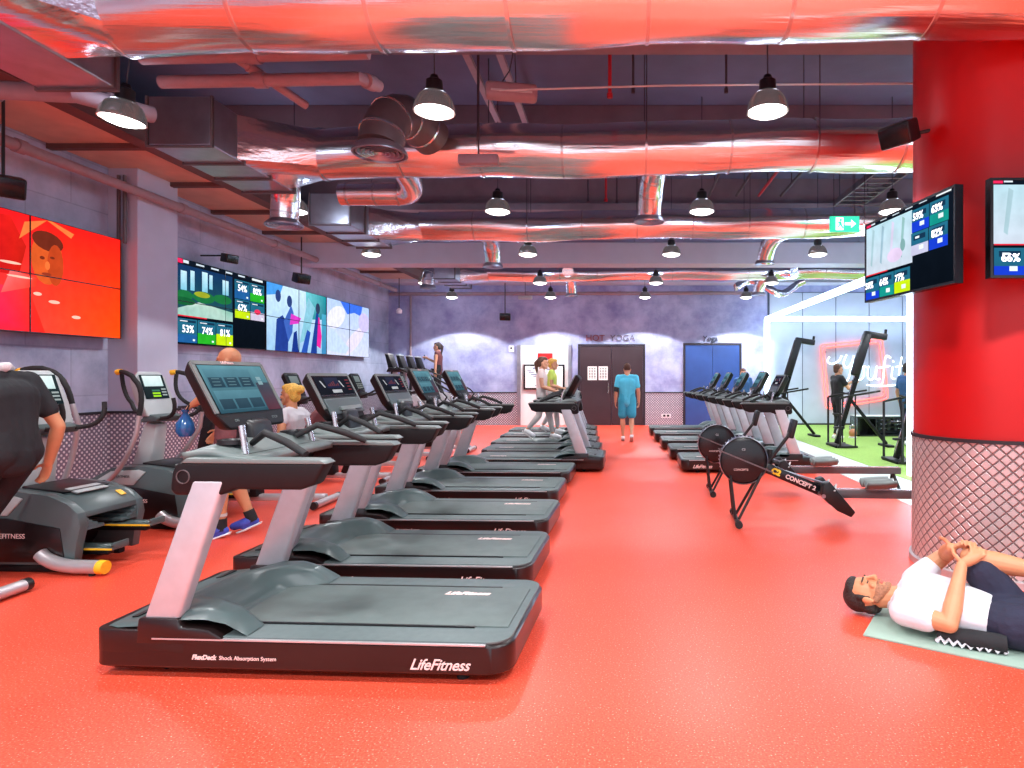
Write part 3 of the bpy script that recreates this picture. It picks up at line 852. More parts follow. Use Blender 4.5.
a.build('arrow', M['exit_white'], t, smooth=False)
a = MB().bx(-.13, -.02, -.023, -.0205, -.09, .09)
a.build('doorway', M['exit_white'], t, smooth=False)
a = MB().lathe([(0, -.001), (.018, -.001), (.018, .001), (0, .001)], (-.06, -.025, .055), 12, axis='y')
a.prism([(-.10, .03), (-.05, .035), (-.045, -.01), (-.02, -.06), (-.035, -.065), (-.065, -.02), (-.10, -.06), (-.11, -.05), (-.08, -.01), (-.085, .015), (-.105, .0)], -.026, -.0235)
a.build('running_figure', M['exit_green'], t, smooth=False)
MB().tube([(-.15, 0, .11), (-.15, 0, ZC - 3.63)], .006, 6).tube([(.15, 0, .11), (.15, 0, ZC - 3.63)], .006, 6).build('hanger_rod', M['hanger'], t)

def speaker(label, loc, rz, tilt, bracket_pts, s=1.0):
    t = thing('loudspeaker', label, 'loudspeaker', loc, rz, 'black ceiling loudspeakers')
    R = Euler((tilt, 0, 0)).to_matrix()
    MB().obox((0, 0, 0), .26 * s, .18 * s, .17 * s, R).build('cabinet', M['black'], t, bevel=.02)
    MB().obox(R @ V((0, -.092 * s, 0)), .23 * s, .008, .14 * s, R).build('grille', M['panel_black'], t, bevel=.003)
    MB().tube(bracket_pts, .014, 8).build('bracket', M['black'], t)
    return t
speaker('black loudspeaker hanging above the red video wall at far left', (-6.0, 6.1, 3.3), .9, .3, [(0, 0, .08), (0, 0, 4.2 - 3.3)], 1.2)
speaker('black loudspeaker hanging above the leftmost end of the long video wall', (-6.35, 10.2, 3.36), 1.2, .2, [(0, 0, .05), (-.17, .44, .05)], .85)
speaker('black loudspeaker on a rod above the middle of the long video wall', (-6.3, 12.4, 3.38), 1.0, .3, [(0, 0, .08), (0, 0, 4.2 - 3.38)], 1.1)
speaker('black loudspeaker on a rod in front of the back wall', (-3.3, 18.0, 3.15), .2, .2, [(0, 0, .08), (0, 0, 4.12 - 3.15)], 1.2)
speaker('black loudspeaker bracketed to the red pillar above the tilted screen', (2.1, 4.72, 3.27), -.9, .45, [(0, .06, 0), (.15, .16, .02), (.27, .2, .02)], .95)
t = thing('ceiling_sensor', 'small white sensor on a rod in the back left corner', 'sensor', (-6.2, 17.6, 3.3))
MB().lathe([(0, -.1), (.07, -.09), (.08, 0), (.03, .05), (0, .05)], (0, 0, 0), 14).build('head', M['white'], t)
MB().tube([(0, 0, .04), (0, 0, 4.2 - 3.3)], .012, 6).build('rod', M['hanger'], t)
t = thing('sensor_box', 'pale box on a rod before the back wall, left of the loudspeaker rod', 'ceiling unit', (-2.6, 17.2, 3.6))
MB().bx(-.19, .19, -.05, .05, -.05, .05).build('casing', M['light_grey'], t, bevel=.015)
MB().tube([(0, 0, .05), (0, 0, ZC - 3.6)], .008, 6).build('rod', M['hanger'], t)
# ---------------------------------------------------------------- pictures on screens
def clip_poly(pts, x0, x1, y0, y1):
    """pts: list of (x, y, colour)"""
    def cut(P, inside, isect):
        out = []
        for i in range(len(P)):
            a, b = P[i - 1], P[i]
            ia, ib = inside(a), inside(b)
            if ia != ib: out.append(isect(a, b))
            if ib: out.append(b)
        return out
    def mixp(a, b, s): return tuple(p + (q - p) * s for p, q in zip(a, b))
    for k, lim, sg in ((0, x0, 1), (0, x1, -1), (1, y0, 1), (1, y1, -1)):
        pts = cut(pts, lambda p: sg * (p[k] - lim) >= -1e-9, lambda a, b: mixp(a, b, (lim - a[k]) / (b[k] - a[k])))
        if len(pts) < 3: return []
    return pts
class Pic:
    """flat picture: layered coloured polygons in picture units"""
    def __init__(s): s.p = []; s.t = []
    def poly(s, pts, c):
        cs = c if isinstance(c, list) else [c] * len(pts)
        s.p.append([(a, b) + tuple(lin(q) for q in cc) for (a, b), cc in zip(pts, cs)])
    def rect(s, x0, y0, x1, y1, c, c2=None):
        """c at the bottom, c2 at the top"""
        c2 = c2 or c
        s.poly([(x0, y0), (x1, y0), (x1, y1), (x0, y1)], [c, c, c2, c2])
    def disc(s, x, y, rx, ry, c, n=18, rot=0):
        pts = []
        for k in range(n):
            a = 2 * PI * k / n; u, w = rx * math.cos(a), ry * math.sin(a)
            pts.append((x + u * math.cos(rot) - w * math.sin(rot), y + u * math.sin(rot) + w * math.cos(rot)))
        s.poly(pts, c)
    def text(s, x, y, size, body): s.t.append((x, y, size, body))
    def place(s, name, rect, o, right, up, parent, gain=1.0):
        x0, x1, y0, y1 = rect
        me = bpy.data.meshes.new(name); vs = []; fs = []; cs = []
        r = V(right).normalized(); u = V(up).normalized(); n = r.cross(u)
        for i, P in enumerate(s.p):
            Q = clip_poly(P, x0, x1, y0, y1)
            if len(Q) < 3: continue
            b = len(vs)
            for q in Q:
                vs.append(V(o) + r * (q[0] - x0) + u * (q[1] - y0) + n * (.0006 * i)); cs.append(q[2:5])
            fs.append(tuple(range(b, b + len(Q))))
        me.from_pydata([tuple(v) for v in vs], [], fs)
        ca = me.color_attributes.new('picture', 'FLOAT_COLOR', 'POINT')
        for k, c in enumerate(cs): ca.data[k].color = (c[0] * gain, c[1] * gain, c[2] * gain, 1)
        me.materials.append(M['picture'])
        ob = bpy.data.objects.new(name, me); COL.objects.link(ob)
        if parent: ob.parent = parent
        for (tx, ty, sz, body) in s.t:
            if x0 <= tx < x1 and y0 <= ty < y1:
                lettering('caption', body, sz, M['caption'], ob, V(o) + r * (tx - x0) + u * (ty - y0) + n * (.0006 * len(s.p) + .001), right, up, extrude=.0005, bold=sz * .02)
        return ob

# ---------------------------------------------------------------- treadmills
TL, TW = 2.04, .94
def make_treadmill(kind):
    t = thing('treadmill', '', 'treadmill')
    hw = TW / 2
    # lower frame with rounded corners
    def outline(ins, rf=.06, rr=.12):
        w = hw - ins; out = []
        for (cx, cy, a0, r) in ((ins + rf, -w + rf, PI, rf), (TL - ins - rr, -w + rr, 1.5 * PI, rr), (TL - ins - rr, w - rr, 0, rr), (ins + rf, w - rf, .5 * PI, rf)):
            for k in range(7):
                a = a0 + PI / 2 * k / 6
                out.append((cx + r * math.cos(a), cy + r * math.sin(a)))
        return out
    mb = MB()
    o0, o1, o2 = outline(.03), outline(0), outline(.012)
    n = len(o1)
    rings = [[(x, y, .035) for x, y in o0], [(x, y, .055) for x, y in o1], [(x, y, .178) for x, y in o1], [(x, y, .19) for x, y in o2]]
    vs = [p for r in rings for p in r]
    fs = [(i * n + k, i * n + (k + 1) % n, (i + 1) * n + (k + 1) % n, (i + 1) * n + k) for i in range(3) for k in range(n)]
    fs += [tuple(reversed(range(n))), tuple(range(3 * n, 4 * n))]
    mb.add(vs, fs)
    # front body is taller
    fo = [(x, y) for x, y in outline(-.001, .06) if x < .3]
    h0 = len(fo) // 2; fo = fo[h0:] + [(.46, hw - .004)][:0] + fo[:h0]
    fo = sorted(fo, key=lambda q: math.atan2(q[1], -(q[0] - .3)))
    mb.prism([(.46, -hw - .001)] + fo + [(.46, hw + .001)], .12, .228, plane='xy')
    frame = mb.build('lower_frame', M['gloss_brown'], t, bevel=.006, ang=50)
    for s in (-1, 1):
        ya, yb = sorted((s * (hw + .003), s * (hw - .02))); MB().bx(.3, TL - .12, ya, yb, .186, .193).build('rim_strip', M['silver'], frame, smooth=False)
    for s in (-1, 1):
        MB().lathe([(0, -.02), (.035, -.02), (.035, .02), (0, .02)], (.3, s * .36, .035), 16, axis='y').build('transport_wheel', M['foot_rubber'], frame)
        MB().lathe([(.03, 0), (.03, .02), (.015, .05), (0, .05)], (TL - .25, s * .38, 0), 14).build('foot', M['foot_rubber'], frame)
    for s in (-1, 1):
        y = s * (hw + .0025); rt = (-s, 0, 0)
        lettering('logo', 'LifeFitness', .072, M['white_print'], frame, (1.56 if s < 0 else 1.87, y, .095), rt, (0, 0, 1), shear=.4, bold=.0009, spacing=.95)
        lettering('print', 'FlexDeck', .031, M['white_print'], frame, (.50 if s < 0 else .86, y, .105), rt, (0, 0, 1), shear=.25, bold=.0012)
        lettering('print', 'Shock Absorption System', .027, M['white_print'], frame, (.635 if s < 0 else .725, y, .104), rt, (0, 0, 1))
    # platform and belt
    pl = outline(.014, .05, .11)
    MB().prism(pl, .188, .2, plane='xy').build('side_platform', M['deck_grey'], t, bevel=.004)
    b = MB().bx(.56, TL - .055, -.282, .282, .196, .2075)
    belt = b.build('running_belt', M['belt'], t, bevel=.004)
    MB().bx(.62, 1.82, -.296, -.283, .1985, .2085).bx(.62, 1.82, .283, .296, .1985, .2085).build('belt_gap', M['black'], t, smooth=False)
    lettering('print', 'LifeFitness', .06, M['white_print'], belt, (1.52, .17, .2085), (1, 0, 0), (0, 1, 0), bold=.003, shear=.3)
    # motor hood with scooped centre and side fenders
    def hood(u, v):
        y = (v * 2 - 1) * (hw - .018 - .03 * max(0, 1 - u / .12)); ay = abs(y)
        fend = min(1, max(0, (ay - .20) / .12)); fend = fend * fend * (3 - 2 * fend)
        xe = .56 + .20 * fend
        x = .022 + u * (xe - .022)
        prof = [(0, .222), (.05, .240), (.3, .262), (.55, .31), (.72, .315), (.86, .285), (.95, .235), (1, .205)]
        for (a, za), (bb, zb) in zip(prof[:-1], prof[1:]):
            if u <= bb: z = za + (zb - za) * (u - a) / (bb - a); break
        sc = math.exp(-(y / .2) ** 4) * max(0, min(1, (u - .45) / .25))
        z -= .06 * sc * (1 if u < .9 else max(0, (1 - u) / .1))
        edge = max(0, (ay - (hw - .09)) / .075)
        z -= (z - .2) * .35 * edge ** 2
        return (x, y, z)
    mb = MB().grid(hood, 34, 44)
    hd = mb.build('motor_hood', M['hood_grey'], t)
    MB().bx(.05, .40, -.012, .012, .225, .232)
    for s in (-1, 1):
        MB().obox((.13, s * .3, .253), .03, .14, .006, Euler((0, -.1, 0)).to_matrix()).build('vent_slot', M['black'], hd, smooth=False)
    lettering('print', 'LifeFitness', .06, M['dark_print'], hd, (.24, .12, .266), (.0, -1, 0), (1, 0, .12), extrude=.004, shear=.3)
    # uprights
    for s in (-1, 1):
        y0, y1 = sorted((s * (hw - .085), s * (hw - .012)))
        P = [(.245, .275), (.42, .275), (.65, .95), (.49, .95)]
        up = MB().prism(P, y0, y1).build('upright', M['upright_grey'], t, bevel=.016, seg=3)
        ya, yb = sorted((s * (hw - .105), s * (hw + .002)))
        MB().prism([(.215, .16), (.66, .16), (.645, .2), (.58, .235), (.44, .245), (.425, .285), (.23, .285)], ya, yb).build('boot', M['gloss_brown'], up, bevel=.01)
    # side rails: dark body with a grey cap
    for s in (-1, 1):
        y0, y1 = sorted((s * (hw - .015), s * (hw - .115)))
        P = [(.40, 1.02), (.385, .985), (.375, .90), (.40, .875), (.62, .875), (.70, .905), (1.02, .905), (1.09, .93), (1.145, 1.035), (.42, 1.035)]
        rl = MB().prism(P, y0, y1).build('side_rail', M['charcoal'], t, bevel=.014, seg=3)
        y0, y1 = sorted((s * (hw - .012), s * (hw - .118)))
        MB().prism([(.43, 1.03), (1.15, 1.03), (1.12, 1.05), (.46, 1.055)], y0, y1).build('rail_cap', M['tray_grey'], rl, bevel=.006)
        c = (.445, s * (hw - .012), .965)
        MB().lathe([(.03, -.003), (.034, -.003), (.034, .003), (.03, .003), (.03, -.003)], c, 20, axis='y').build('emblem', M['galv_dark'], rl)
    # accessory tray with cup wells
    def tray(u, v):
        y = (v * 2 - 1) * (hw - .06)
        x = .40 + u * .36
        z = 1.055 + .055 * math.sin(min(1, u * 1.4) * PI) * (1 - (abs(y) / hw) ** 3) + .02 * (1 - u)
        return (x, y, z)
    mb = MB().grid(tray, 12, 20)
    tr = mb.build('tray', M['tray_grey'], t)
    sd = tr.modifiers.new('thickness', 'SOLIDIFY'); sd.thickness = .04; sd.offset = -1
    for s in (-1, 1):
        MB().lathe([(.055, .0), (.062, .012), (.068, .012), (.07, -.01), (.045, -.01), (.045, .004), (0, .004)], (.56, s * .27, 1.115), 24).build('cup_holder', M['black'], tr)
    MB().prism([(.44, .93), (.62, .95), (.70, 1.06), (.40, 1.06)], -hw + .10, hw - .10).build('crossbar', M['charcoal'], t, bevel=.02)
    # console
    ct, cb = (V((.34, 0, 1.535)), V((.535, 0, 1.17))) if kind == 'screen' else (V((.43, 0, 1.475)), V((.61, 0, 1.13)))
    upd = (ct - cb).normalized(); nrm = V((upd.z, 0, -upd.x))          # faces the runner
    R = Matrix((V((0, 1, 0)), upd, nrm)).transposed()                  # local (right, up, normal)
    if R.determinant() < 0: pass
    mid = (ct + cb) / 2; H = (ct - cb).length; Wc = .60
    def con(a, b, c): return mid + V((0, 1, 0)) * a + upd * b + nrm * c
    def conbox(a0, a1, b0, b1, c0, c1, chamf=0):
        m = MB(); vs = [con(a, b, c) for c in (c0, c1) for b in (b0, b1) for a in (a0, a1)]
        fs = [(0, 2, 3, 1), (4, 5, 7, 6), (0, 1, 5, 4), (2, 6, 7, 3), (0, 4, 6, 2), (1, 3, 7, 5)]
        return m.add(vs, fs, 0, False)
    cs = MB()
    front = [con(a, b, .0) for a, b in ((-.30, H / 2), (.30, H / 2), (.30, -H / 2 + .1), (.24, -H / 2), (-.24, -H / 2), (-.30, -H / 2 + .1))]
    back = [con(a, b, -.085) for a, b in ((-.25, H / 2 - .03), (.25, H / 2 - .03), (.25, -H / 2 + .12), (.2, -H / 2 + .04), (-.2, -H / 2 + .04), (-.25, -H / 2 + .12))]
    cs.add(front + back, [tuple(range(6)), tuple(reversed(range(6, 12)))] + [(i, (i + 1) % 6, 6 + (i + 1) % 6, 6 + i) for i in range(6)], 0, False)
    console = cs.build('console', M['charcoal'], t, bevel=.02, seg=3)
    bz = MB()
    for a0, a1, b0, b1 in ((-.285, .285, H / 2 - .03, H / 2 - .008), (-.292, -.27, -H / 2 + .1, H / 2 - .02), (.27, .292, -H / 2 + .1, H / 2 - .02)):
        m = conbox(a0, a1, b0, b1, -.004, .006); bz.add(m.v, m.f, 0, False)
    bz.build('bezel', M['tray_grey'], console, smooth=False)
    RT, UP = V((0, 1, 0)), upd
    # right direction seen by the runner (normal = right x up)
    if RT.cross(UP).dot(nrm) < 0: RT = -RT
    def cpt(a, b, c): return mid + RT * a + UP * b + nrm * c
    if kind == 'screen':
        p = Pic(); w, h = .52, H - .13
        p.rect(0, 0, w, h, (46, 78, 92), (92, 138, 150))
        p.rect(.40, 0, w, h * .62, (88, 50, 62), (64, 74, 88))
        for r in range(2):
            p.rect(.02, h * (.5 - .46 * r) + .005, .39, h * (.92 - .46 * r), (58, 96, 112), (84, 128, 142))
            for c in range(3): p.rect(.03 + .12 * c, h * (.53 - .46 * r), .135 + .12 * c, h * (.74 - .46 * r), (40, 62, 76), (50, 74, 88))
        for k in range(2): p.rect(.415, h * (.66 - .1 * k), .455, h * (.74 - .1 * k), (130, 160, 168))
        for k in range(3):
            for c in range(3): p.rect(.04 + .12 * c, h * .56 + .018 * k, .10 + .12 * c, h * .56 + .018 * k + .005, (88, 120, 130))
        p.place('touchscreen', (0, w, 0, h), cpt(-w / 2, -H / 2 + .095, .006), RT, UP, console)
        m = conbox(-.05, .05, -H / 2 + .02, -H / 2 + .05, 0, .006); m.build('button_bar', M['black'], console, smooth=False)
        lettering('print', 'LifeFitness', .025, M['white_print'], console, cpt(-.07, H / 2 - .018, .008), RT, UP, extrude=.0005)
        for s in (-.16, .16):
            lettering('print', 'ON' if s < 0 else 'STOP', .022, M['tray_grey'], console, cpt(s - .02, -H / 2 + .05, .002), RT, UP, extrude=.0005)
    else:
        m = conbox(-.275, .275, .0, H / 2 - .03, 0, .005); m.build('display_glass', M['panel_black'], console, smooth=False)
        p = Pic(); w, h = .5, H / 2 - .05
        p.rect(0, 0, w, h, (24, 26, 34), (30, 32, 42))
        p.rect(.13, h * .35, .33, h * .95, (28, 34, 58), (44, 46, 66))
        p.rect(.18, .012, .32, h * .26, (168, 170, 176))
        for k in (0.085, .36): p.poly([(k, h * .4), (k + .02, h * .38), (k - .01, h * .75), (k - .03, h * .77)], (176, 178, 184))
        for k in range(6): p.rect(.15 + .027 * k, h * .45, .168 + .027 * k, h * (.55 + .06 * ((k * 5) % 4)), (96, 52, 60))
        for k in range(4): p.rect(.42, h * (.2 + .18 * k), .47, h * (.26 + .18 * k), (120, 52, 60))
        p.place('readout', (0, w, 0, h), cpt(-w / 2, .012, .0065), RT, UP, console)
        m = conbox(-.26, .26, -H / 2 + .05, -.02, 0, .012); m.build('reading_shelf', M['hood_grey'], console, smooth=False, bevel=.01)
        m = conbox(-.12, .2, -H / 2 + .07, -H / 2 + .10, .01, .03); m.build('shelf_lip', M['tray_grey'], console, smooth=False, bevel=.006)
    xn = 0 if kind == 'screen' else .08
    MB().prism([(.45 + xn, 1.02), (.58 + xn, 1.04), (.54 + xn, 1.20), (.46 + xn, 1.24)], -.10, .10).build('console_neck', M['black'], t, bevel=.02)
    # hand grips
    for s in (-1, 1):
        g = MB().tube([(.62, s * .20, 1.10), (.72, s * .25, 1.16), (.86, s * .29, 1.115), (.98, s * .33, 1.06)], [.016, .019, .02, .018], 10).build('pulse_grip', M['rubber'], t)
        MB().tube([(.66, s * .31, 1.05), (.63, s * .30, 1.20)], .016, 10).build('grip_post', M['bright_metal'], t)
    return t
tm_screen = make_treadmill('screen'); tm_led = make_treadmill('led')
first = {'screen': True, 'led': True}
def put_treadmill(kind, loc, rz, label, group):
    src = tm_screen if kind == 'screen' else tm_led
    if first[kind]:
        first[kind] = False; src.location = loc; src.rotation_euler = (0, 0, rz); src['label'] = label; src['group'] = group
        return src
    return dup(src, label, loc, rz, group)
g = 'treadmills in the left row'
for k, (kind, xr, yr, th, lab) in enumerate((
    ('screen', -.51, 2.92, 3.0, 'large treadmill nearest the camera, with teal touchscreen and white logo on its side'),
    ('led', -.59, 4.13, 2.4, 'treadmill with dark readout console and grey reading shelf, second of the left row'),
    ('led', -.63, 5.44, 2.2, 'treadmill with reddish dark readout console, third of the left row'),
    ('screen', -.68, 6.83, 2.0, 'treadmill with teal touchscreen, fourth of the left row'),
    ('screen', -.66, 8.16, 2.0, 'farthest treadmill of the left row, with teal touchscreen'))):
    th = math.radians(th)
    fx = xr - TL * math.cos(th) + TW / 2 * math.sin(th); fy = yr + TL * math.sin(th) + TW / 2 * math.cos(th)
    put_treadmill(kind, (fx, fy, 0), -th, lab, g)
g = 'treadmills facing the aisle in the middle'
for k, (y, x) in enumerate(((9.42, -.24), (10.6, -.33), (11.8, -.42), (13.15, -.50), (14.5, -.56))):
    lab = ['nearest treadmill of the middle group, its dark hood beside the aisle', 'second treadmill of the middle group, behind the nearest one', 'treadmill in the middle group carrying the woman in pink', 'treadmill in the middle group carrying the person in lime', 'farthest treadmill of the middle group, before the bright recess'][k]
    put_treadmill('led', (x, y + TW / 2, 0), PI - math.radians(1.0), lab, g)
g = 'treadmills in the right row'
for k, (y, x, kind) in enumerate(((9.35, 2.96, 'led'), (10.75, 2.91, 'screen'), (12.2, 2.86, 'screen'), (13.65, 2.80, 'screen'), (15.1, 2.76, 'screen'))):
    lab = ['nearest treadmill of the right row, with black console, behind the rowing machines', 'second treadmill of the right row, with blue screen', 'middle treadmill of the right row', 'fourth treadmill of the right row', 'farthest treadmill of the right row, in front of the blue door'][k]
    put_treadmill(kind, (x, y + TW / 2, 0), PI - math.radians(.5), lab, g)
# ---------------------------------------------------------------- video walls
def panel(name, label, group, pic, rect, o, right, up, depth=.09, bez=.006, gain=1.0):
    """one flat display of a wall; o is its lower left corner seen from the front"""
    w = rect[1] - rect[0]; h = rect[3] - rect[2]
    t = bpy.data.objects.new(name, None); COL.objects.link(t); t.location = o
    tag(t, label, 'screen', group)
    r, u = V(right).normalized(), V(up).normalized(); n = r.cross(u)
    def bxx(a0, a1, b0, b1, c0, c1):
        vs = [r * a + u * b + n * c for c in (c0, c1) for b in (b0, b1) for a in (a0, a1)]
        return MB().add(vs, [(0, 2, 3, 1), (4, 5, 7, 6), (0, 1, 5, 4), (2, 6, 7, 3), (0, 4, 6, 2), (1, 3, 7, 5)], 0, False)
    bxx(.001, w - .001, .001, h - .001, -depth, 0).build('housing', M['panel_black'], t, smooth=False)
    fr = MB()
    for q in ((.001, bez, .001, h - .001), (w - bez, w - .001, .001, h - .001), (bez, w - bez, .001, bez), (bez, w - bez, h - bez, h - .001)):
        m = bxx(*q, 0, .012); fr.add(m.v, m.f, 0, False)
    fr.build('bezel', M['panel_black'], t, smooth=False)
    pic.place('picture', (rect[0] + bez, rect[1] - bez, rect[2] + bez, rect[3] - bez), r * bez + u * bez + n * .003, r, u, t, gain)
    return t
# seen from the room the left wall's right-hand direction is +Y
PW, PH = 1.21, .655
ZS = 1.94
# red wall: 3 columns reach into view, picture 0..3.63 x 0..1.31
p = Pic(); W, H = 3 * PW, 2 * PH
PWR = 1.272
R1, R2, R3 = (255, 30, 24), (255, 60, 20), (250, 40, 40)
p.poly([(0, 0), (W, 0), (W, H), (0, H)], [(236, 40, 90), (255, 76, 14), (255, 30, 24), (225, 20, 40)])
p.poly([(1.3, 0), (2.6, 0), (2.4, .5), (1.4, .45)], [(225, 30, 90), (255, 40, 30), (255, 50, 40), (205, 30, 120)])
p.poly([(1.7, .60), (2.3, .62), (2.38, .95), (2.2, 1.25), (1.75, 1.2)], [(205, 18, 40), (200, 30, 20), (190, 30, 22), (222, 30, 26), (210, 14, 30)])
p.poly([(2.30, 1.02), (2.62, 1.30), (2.92, 1.16), (2.96, 1.22), (2.66, 1.31), (2.36, 1.22)], [(244, 120, 60)] * 6)
p.disc(2.62, .86, .19, .30, (216, 88, 38)); p.disc(2.63, 1.06, .19, .11, (110, 40, 26), rot=-.15); p.disc(2.72, .80, .1, .24, (190, 66, 30))
p.disc(2.56, .86, .03, .02, (120, 44, 26)); p.disc(2.68, .88, .03, .015, (120, 44, 26)); p.disc(2.61, .68, .06, .018, (150, 54, 34)); p.disc(2.62, .78, .03, .05, (236, 112, 54))
p.poly([(2.1, .40), (2.48, .52), (2.5, .62), (2.2, .66)], [(255, 90, 90), (255, 60, 40), (240, 60, 40), (255, 110, 110)])
for q in ((2.2, .74, .12, .015), (2.3, .60, .14, .012), (2.7, .37, .07, .02), (2.98, .22, .06, .02), (2.5, .44, .05, .02)): p.disc(q[0], q[1], q[2], q[3], (255, 190, 170))
p.p = [[(q[0] * PWR / PW,) + tuple(q[1:]) for q in P] for P in p.p]
for c in range(3):
    for r in range(2):
        y0 = 8.28 - (3 - c) * PWR
        lab = '%s screen of the red video wall, %s column' % (['lower', 'upper'][r], ['cut-off left', 'middle', 'right'][c])
        panel('video_wall_panel', lab, 'red video wall screens', p, (c * PWR, (c + 1) * PWR, r * PH, (r + 1) * PH), (-6.6, y0, ZS + r * PH), (0, 1, 0), (0, 0, 1), depth=.2)

def dash(p, w, h, pics, cols, numbers, scene):
    """workout board: video upper left, strips of coloured tiles, black lower right"""
    DK = (8, 14, 22)
    p.rect(0, 0, w, h, DK, (14, 22, 34))
    p.rect(0, h * .945, w * .075, h, (240, 40, 90)); p.rect(w * .08, h * .955, w * .13, h * .99, (210, 220, 230))
    for k in range(4): p.rect(w * (.2 + .15 * k), h * .962, w * (.28 + .15 * k), h * .982, (200, 214, 226))
    p.rect(w * .82, h * .955, w * .96, h * .985, (220, 226, 230))
    scene(p, w * .02, h * .34, w * .58, h * .93)
    p.rect(w * .02, h * .325, w * .3, h * .34, (220, 40, 60))
    def tile(x0, y0, x1, y1, c, lvl, txt):
        p.rect(x0, y0, x1, y1, (30, 90, 120), (34, 104, 130)); p.rect(x0, y0, x1, y0 + (y1 - y0) * lvl, c)
        p.rect(x0 + .03, y1 - .055, x1 - .03, y1 - .02, (20, 50, 76)); p.rect(x0 + .05, y1 - .045, x0 + (x1 - x0) * .5, y1 - .03, (220, 230, 240))
        p.rect(x1 - .10, y0 + .03, x1 - .05, y0 + .06, (225, 240, 240))
        if txt: p.text(x0 + (x1 - x0) * .16, (y0 + y1) / 2 + .02, (x1 - x0) * .36, txt)
    tw = w * .187
    for k in range(3): tile(w * .02 + tw * k, h * .02, w * .02 + tw * (k + 1) - .012, h * .30, cols[k], (.35, .45, .5)[k], numbers[k])
    for r in range(2):
        for c in range(len(cols) // 3 if False else 2):
            i = 3 + r * 2 + c
            tile(w * .595 + tw * c, h * (.66 - .26 * r) , w * .595 + tw * (c + 1) - .012, h * (.91 - .26 * r), cols[i], .45, numbers[i])
def park(p, x0, y0, x1, y1):
    w, h = x1 - x0, y1 - y0
    p.rect(x0, y0, x1, y1, (30, 80, 84), (20, 50, 92))
    for q in ((.06, .60, .1, .28), (.22, .62, .07, .3), (.42, .62, .1, .33), (.55, .72, .06, .2), (.8, .66, .12, .22)):
        p.rect(x0 + w * q[0], y0 + h * q[1] - h * .1, x0 + w * (q[0] + q[2]), y0 + h * (q[1] + q[3]), (120, 190, 214), (190, 224, 240))
    for q in ((.12, .4, .14, .1), (.45, .42, .2, .12), (.8, .45, .18, .1)): p.disc(x0 + w * q[0], y0 + h * q[1], w * q[2], h * q[3], (28, 110, 60))
    p.disc(x0 + w * .42, y0 + h * .47, w * .14, h * .06, (150, 160, 40))
    p.poly([(x0, y0), (x1, y0), (x1, y0 + h * .2), (x0 + w * .36, y0 + h * .3), (x0, y0 + h * .12)], [(150, 196, 180), (170, 200, 190), (120, 180, 160), (200, 220, 210), (150, 190, 180)])
    p.disc(x0 + w * .1, y0 + h * .28, w * .2, h * .08, (20, 90, 50))
G, Yl, B = (40, 170, 40), (190, 220, 20), (30, 90, 150)
p = Pic(); W, H = 2 * PW, 2 * PH
dash(p, W, H, None, [B, G, Yl, B, G, Yl, (200, 190, 214)], ['53%', '74%', '81%', '54%', '80%', '67%', ''], park)
p.disc(W * .87, H * .52, .1, .05, (224, 50, 90)); 
XW = -6.70
def video_group(pic, y0, who, group):
    for c in range(2):
        for r in range(2):
            lab = '%s %s screen of the %s on the left wall' % (['lower', 'upper'][r], ['left', 'right'][c], who)
            panel('video_wall_panel', lab, group, pic, (c * PW, (c + 1) * PW, r * PH, (r + 1) * PH), (XW, y0 + c * PW, ZS + r * PH), (0, 1, 0), (0, 0, 1), depth=.1)
video_group(p, 9.42, 'workout percentage board', 'workout board screens')
p = Pic()
p.rect(0, 0, W, H, (150, 190, 226), (196, 224, 246))
p.poly([(0, H * .8), (.5, H * .86), (.6, H), (0, H)], (70, 150, 226)); p.poly([(1.55, H * .55), (W, H * .6), (W, H), (1.5, H)], [(40, 150, 160), (30, 110, 130), (20, 140, 150), (110, 200, 210)])
p.poly([(1.25, .2), (1.6, .3), (1.9, 1.0), (1.6, 1.2)], (130, 190, 210))
for q in ((.42, 1.08, .1, .12), (.84, 1.02, .1, .12)): p.disc(*q, (44, 64, 120))
p.poly([(.3, 0), (.36, .62), (.58, .72), (.72, .6), (.8, .3), (.78, 0)], (34, 60, 140)); p.poly([(.62, .6), (.9, .95), (1.0, .8), (.95, .4), (.8, .2)], (60, 96, 180))
p.poly([(.85, .55), (1.2, .6), (1.3, .72), (.9, .78)], (210, 60, 190)); p.poly([(.92, .0), (1.0, .4), (1.12, .45), (1.2, 0)], (26, 50, 130))
p.poly([(1.3, 0), (1.55, .5), (1.7, .45), (1.55, 0)], (40, 80, 170)); p.poly([(1.9, .2), (1.95, .85), (2.1, .8), (2.2, .4), (2.15, .12)], (226, 40, 150)); p.poly([(1.7, 0), (1.95, .9), (2.06, .95), (1.98, .2), (1.98, 0)], (30, 60, 140))
p.rect(2.2, 0, W, .9, (60, 130, 180), (70, 160, 190)); p.disc(2.02, 1.0, .1, .12, (46, 60, 90))
video_group(p, 11.86, 'video wall showing blue figures', 'blue figure video screens')
p = Pic()
p.rect(0, 0, W, H, (206, 212, 244), (176, 200, 250))
p.poly([(.7, H), (1.1, H * .78), (1.5, H * .84), (1.9, H * .8), (2.0, H)], (60, 110, 226)); p.disc(.5, .9, .5, .25, (226, 226, 250), rot=.3); p.disc(1.5, .4, .7, .2, (222, 214, 246), rot=.5); p.disc(2.1, .9, .35, .25, (200, 190, 236))
p.poly([(0, .5), (.3, .62), (1.2, .2), (1.0, .05), (0, .1)], (190, 210, 244))
video_group(p, 14.30, 'pale sky video wall farthest from the camera', 'pale sky video screens')

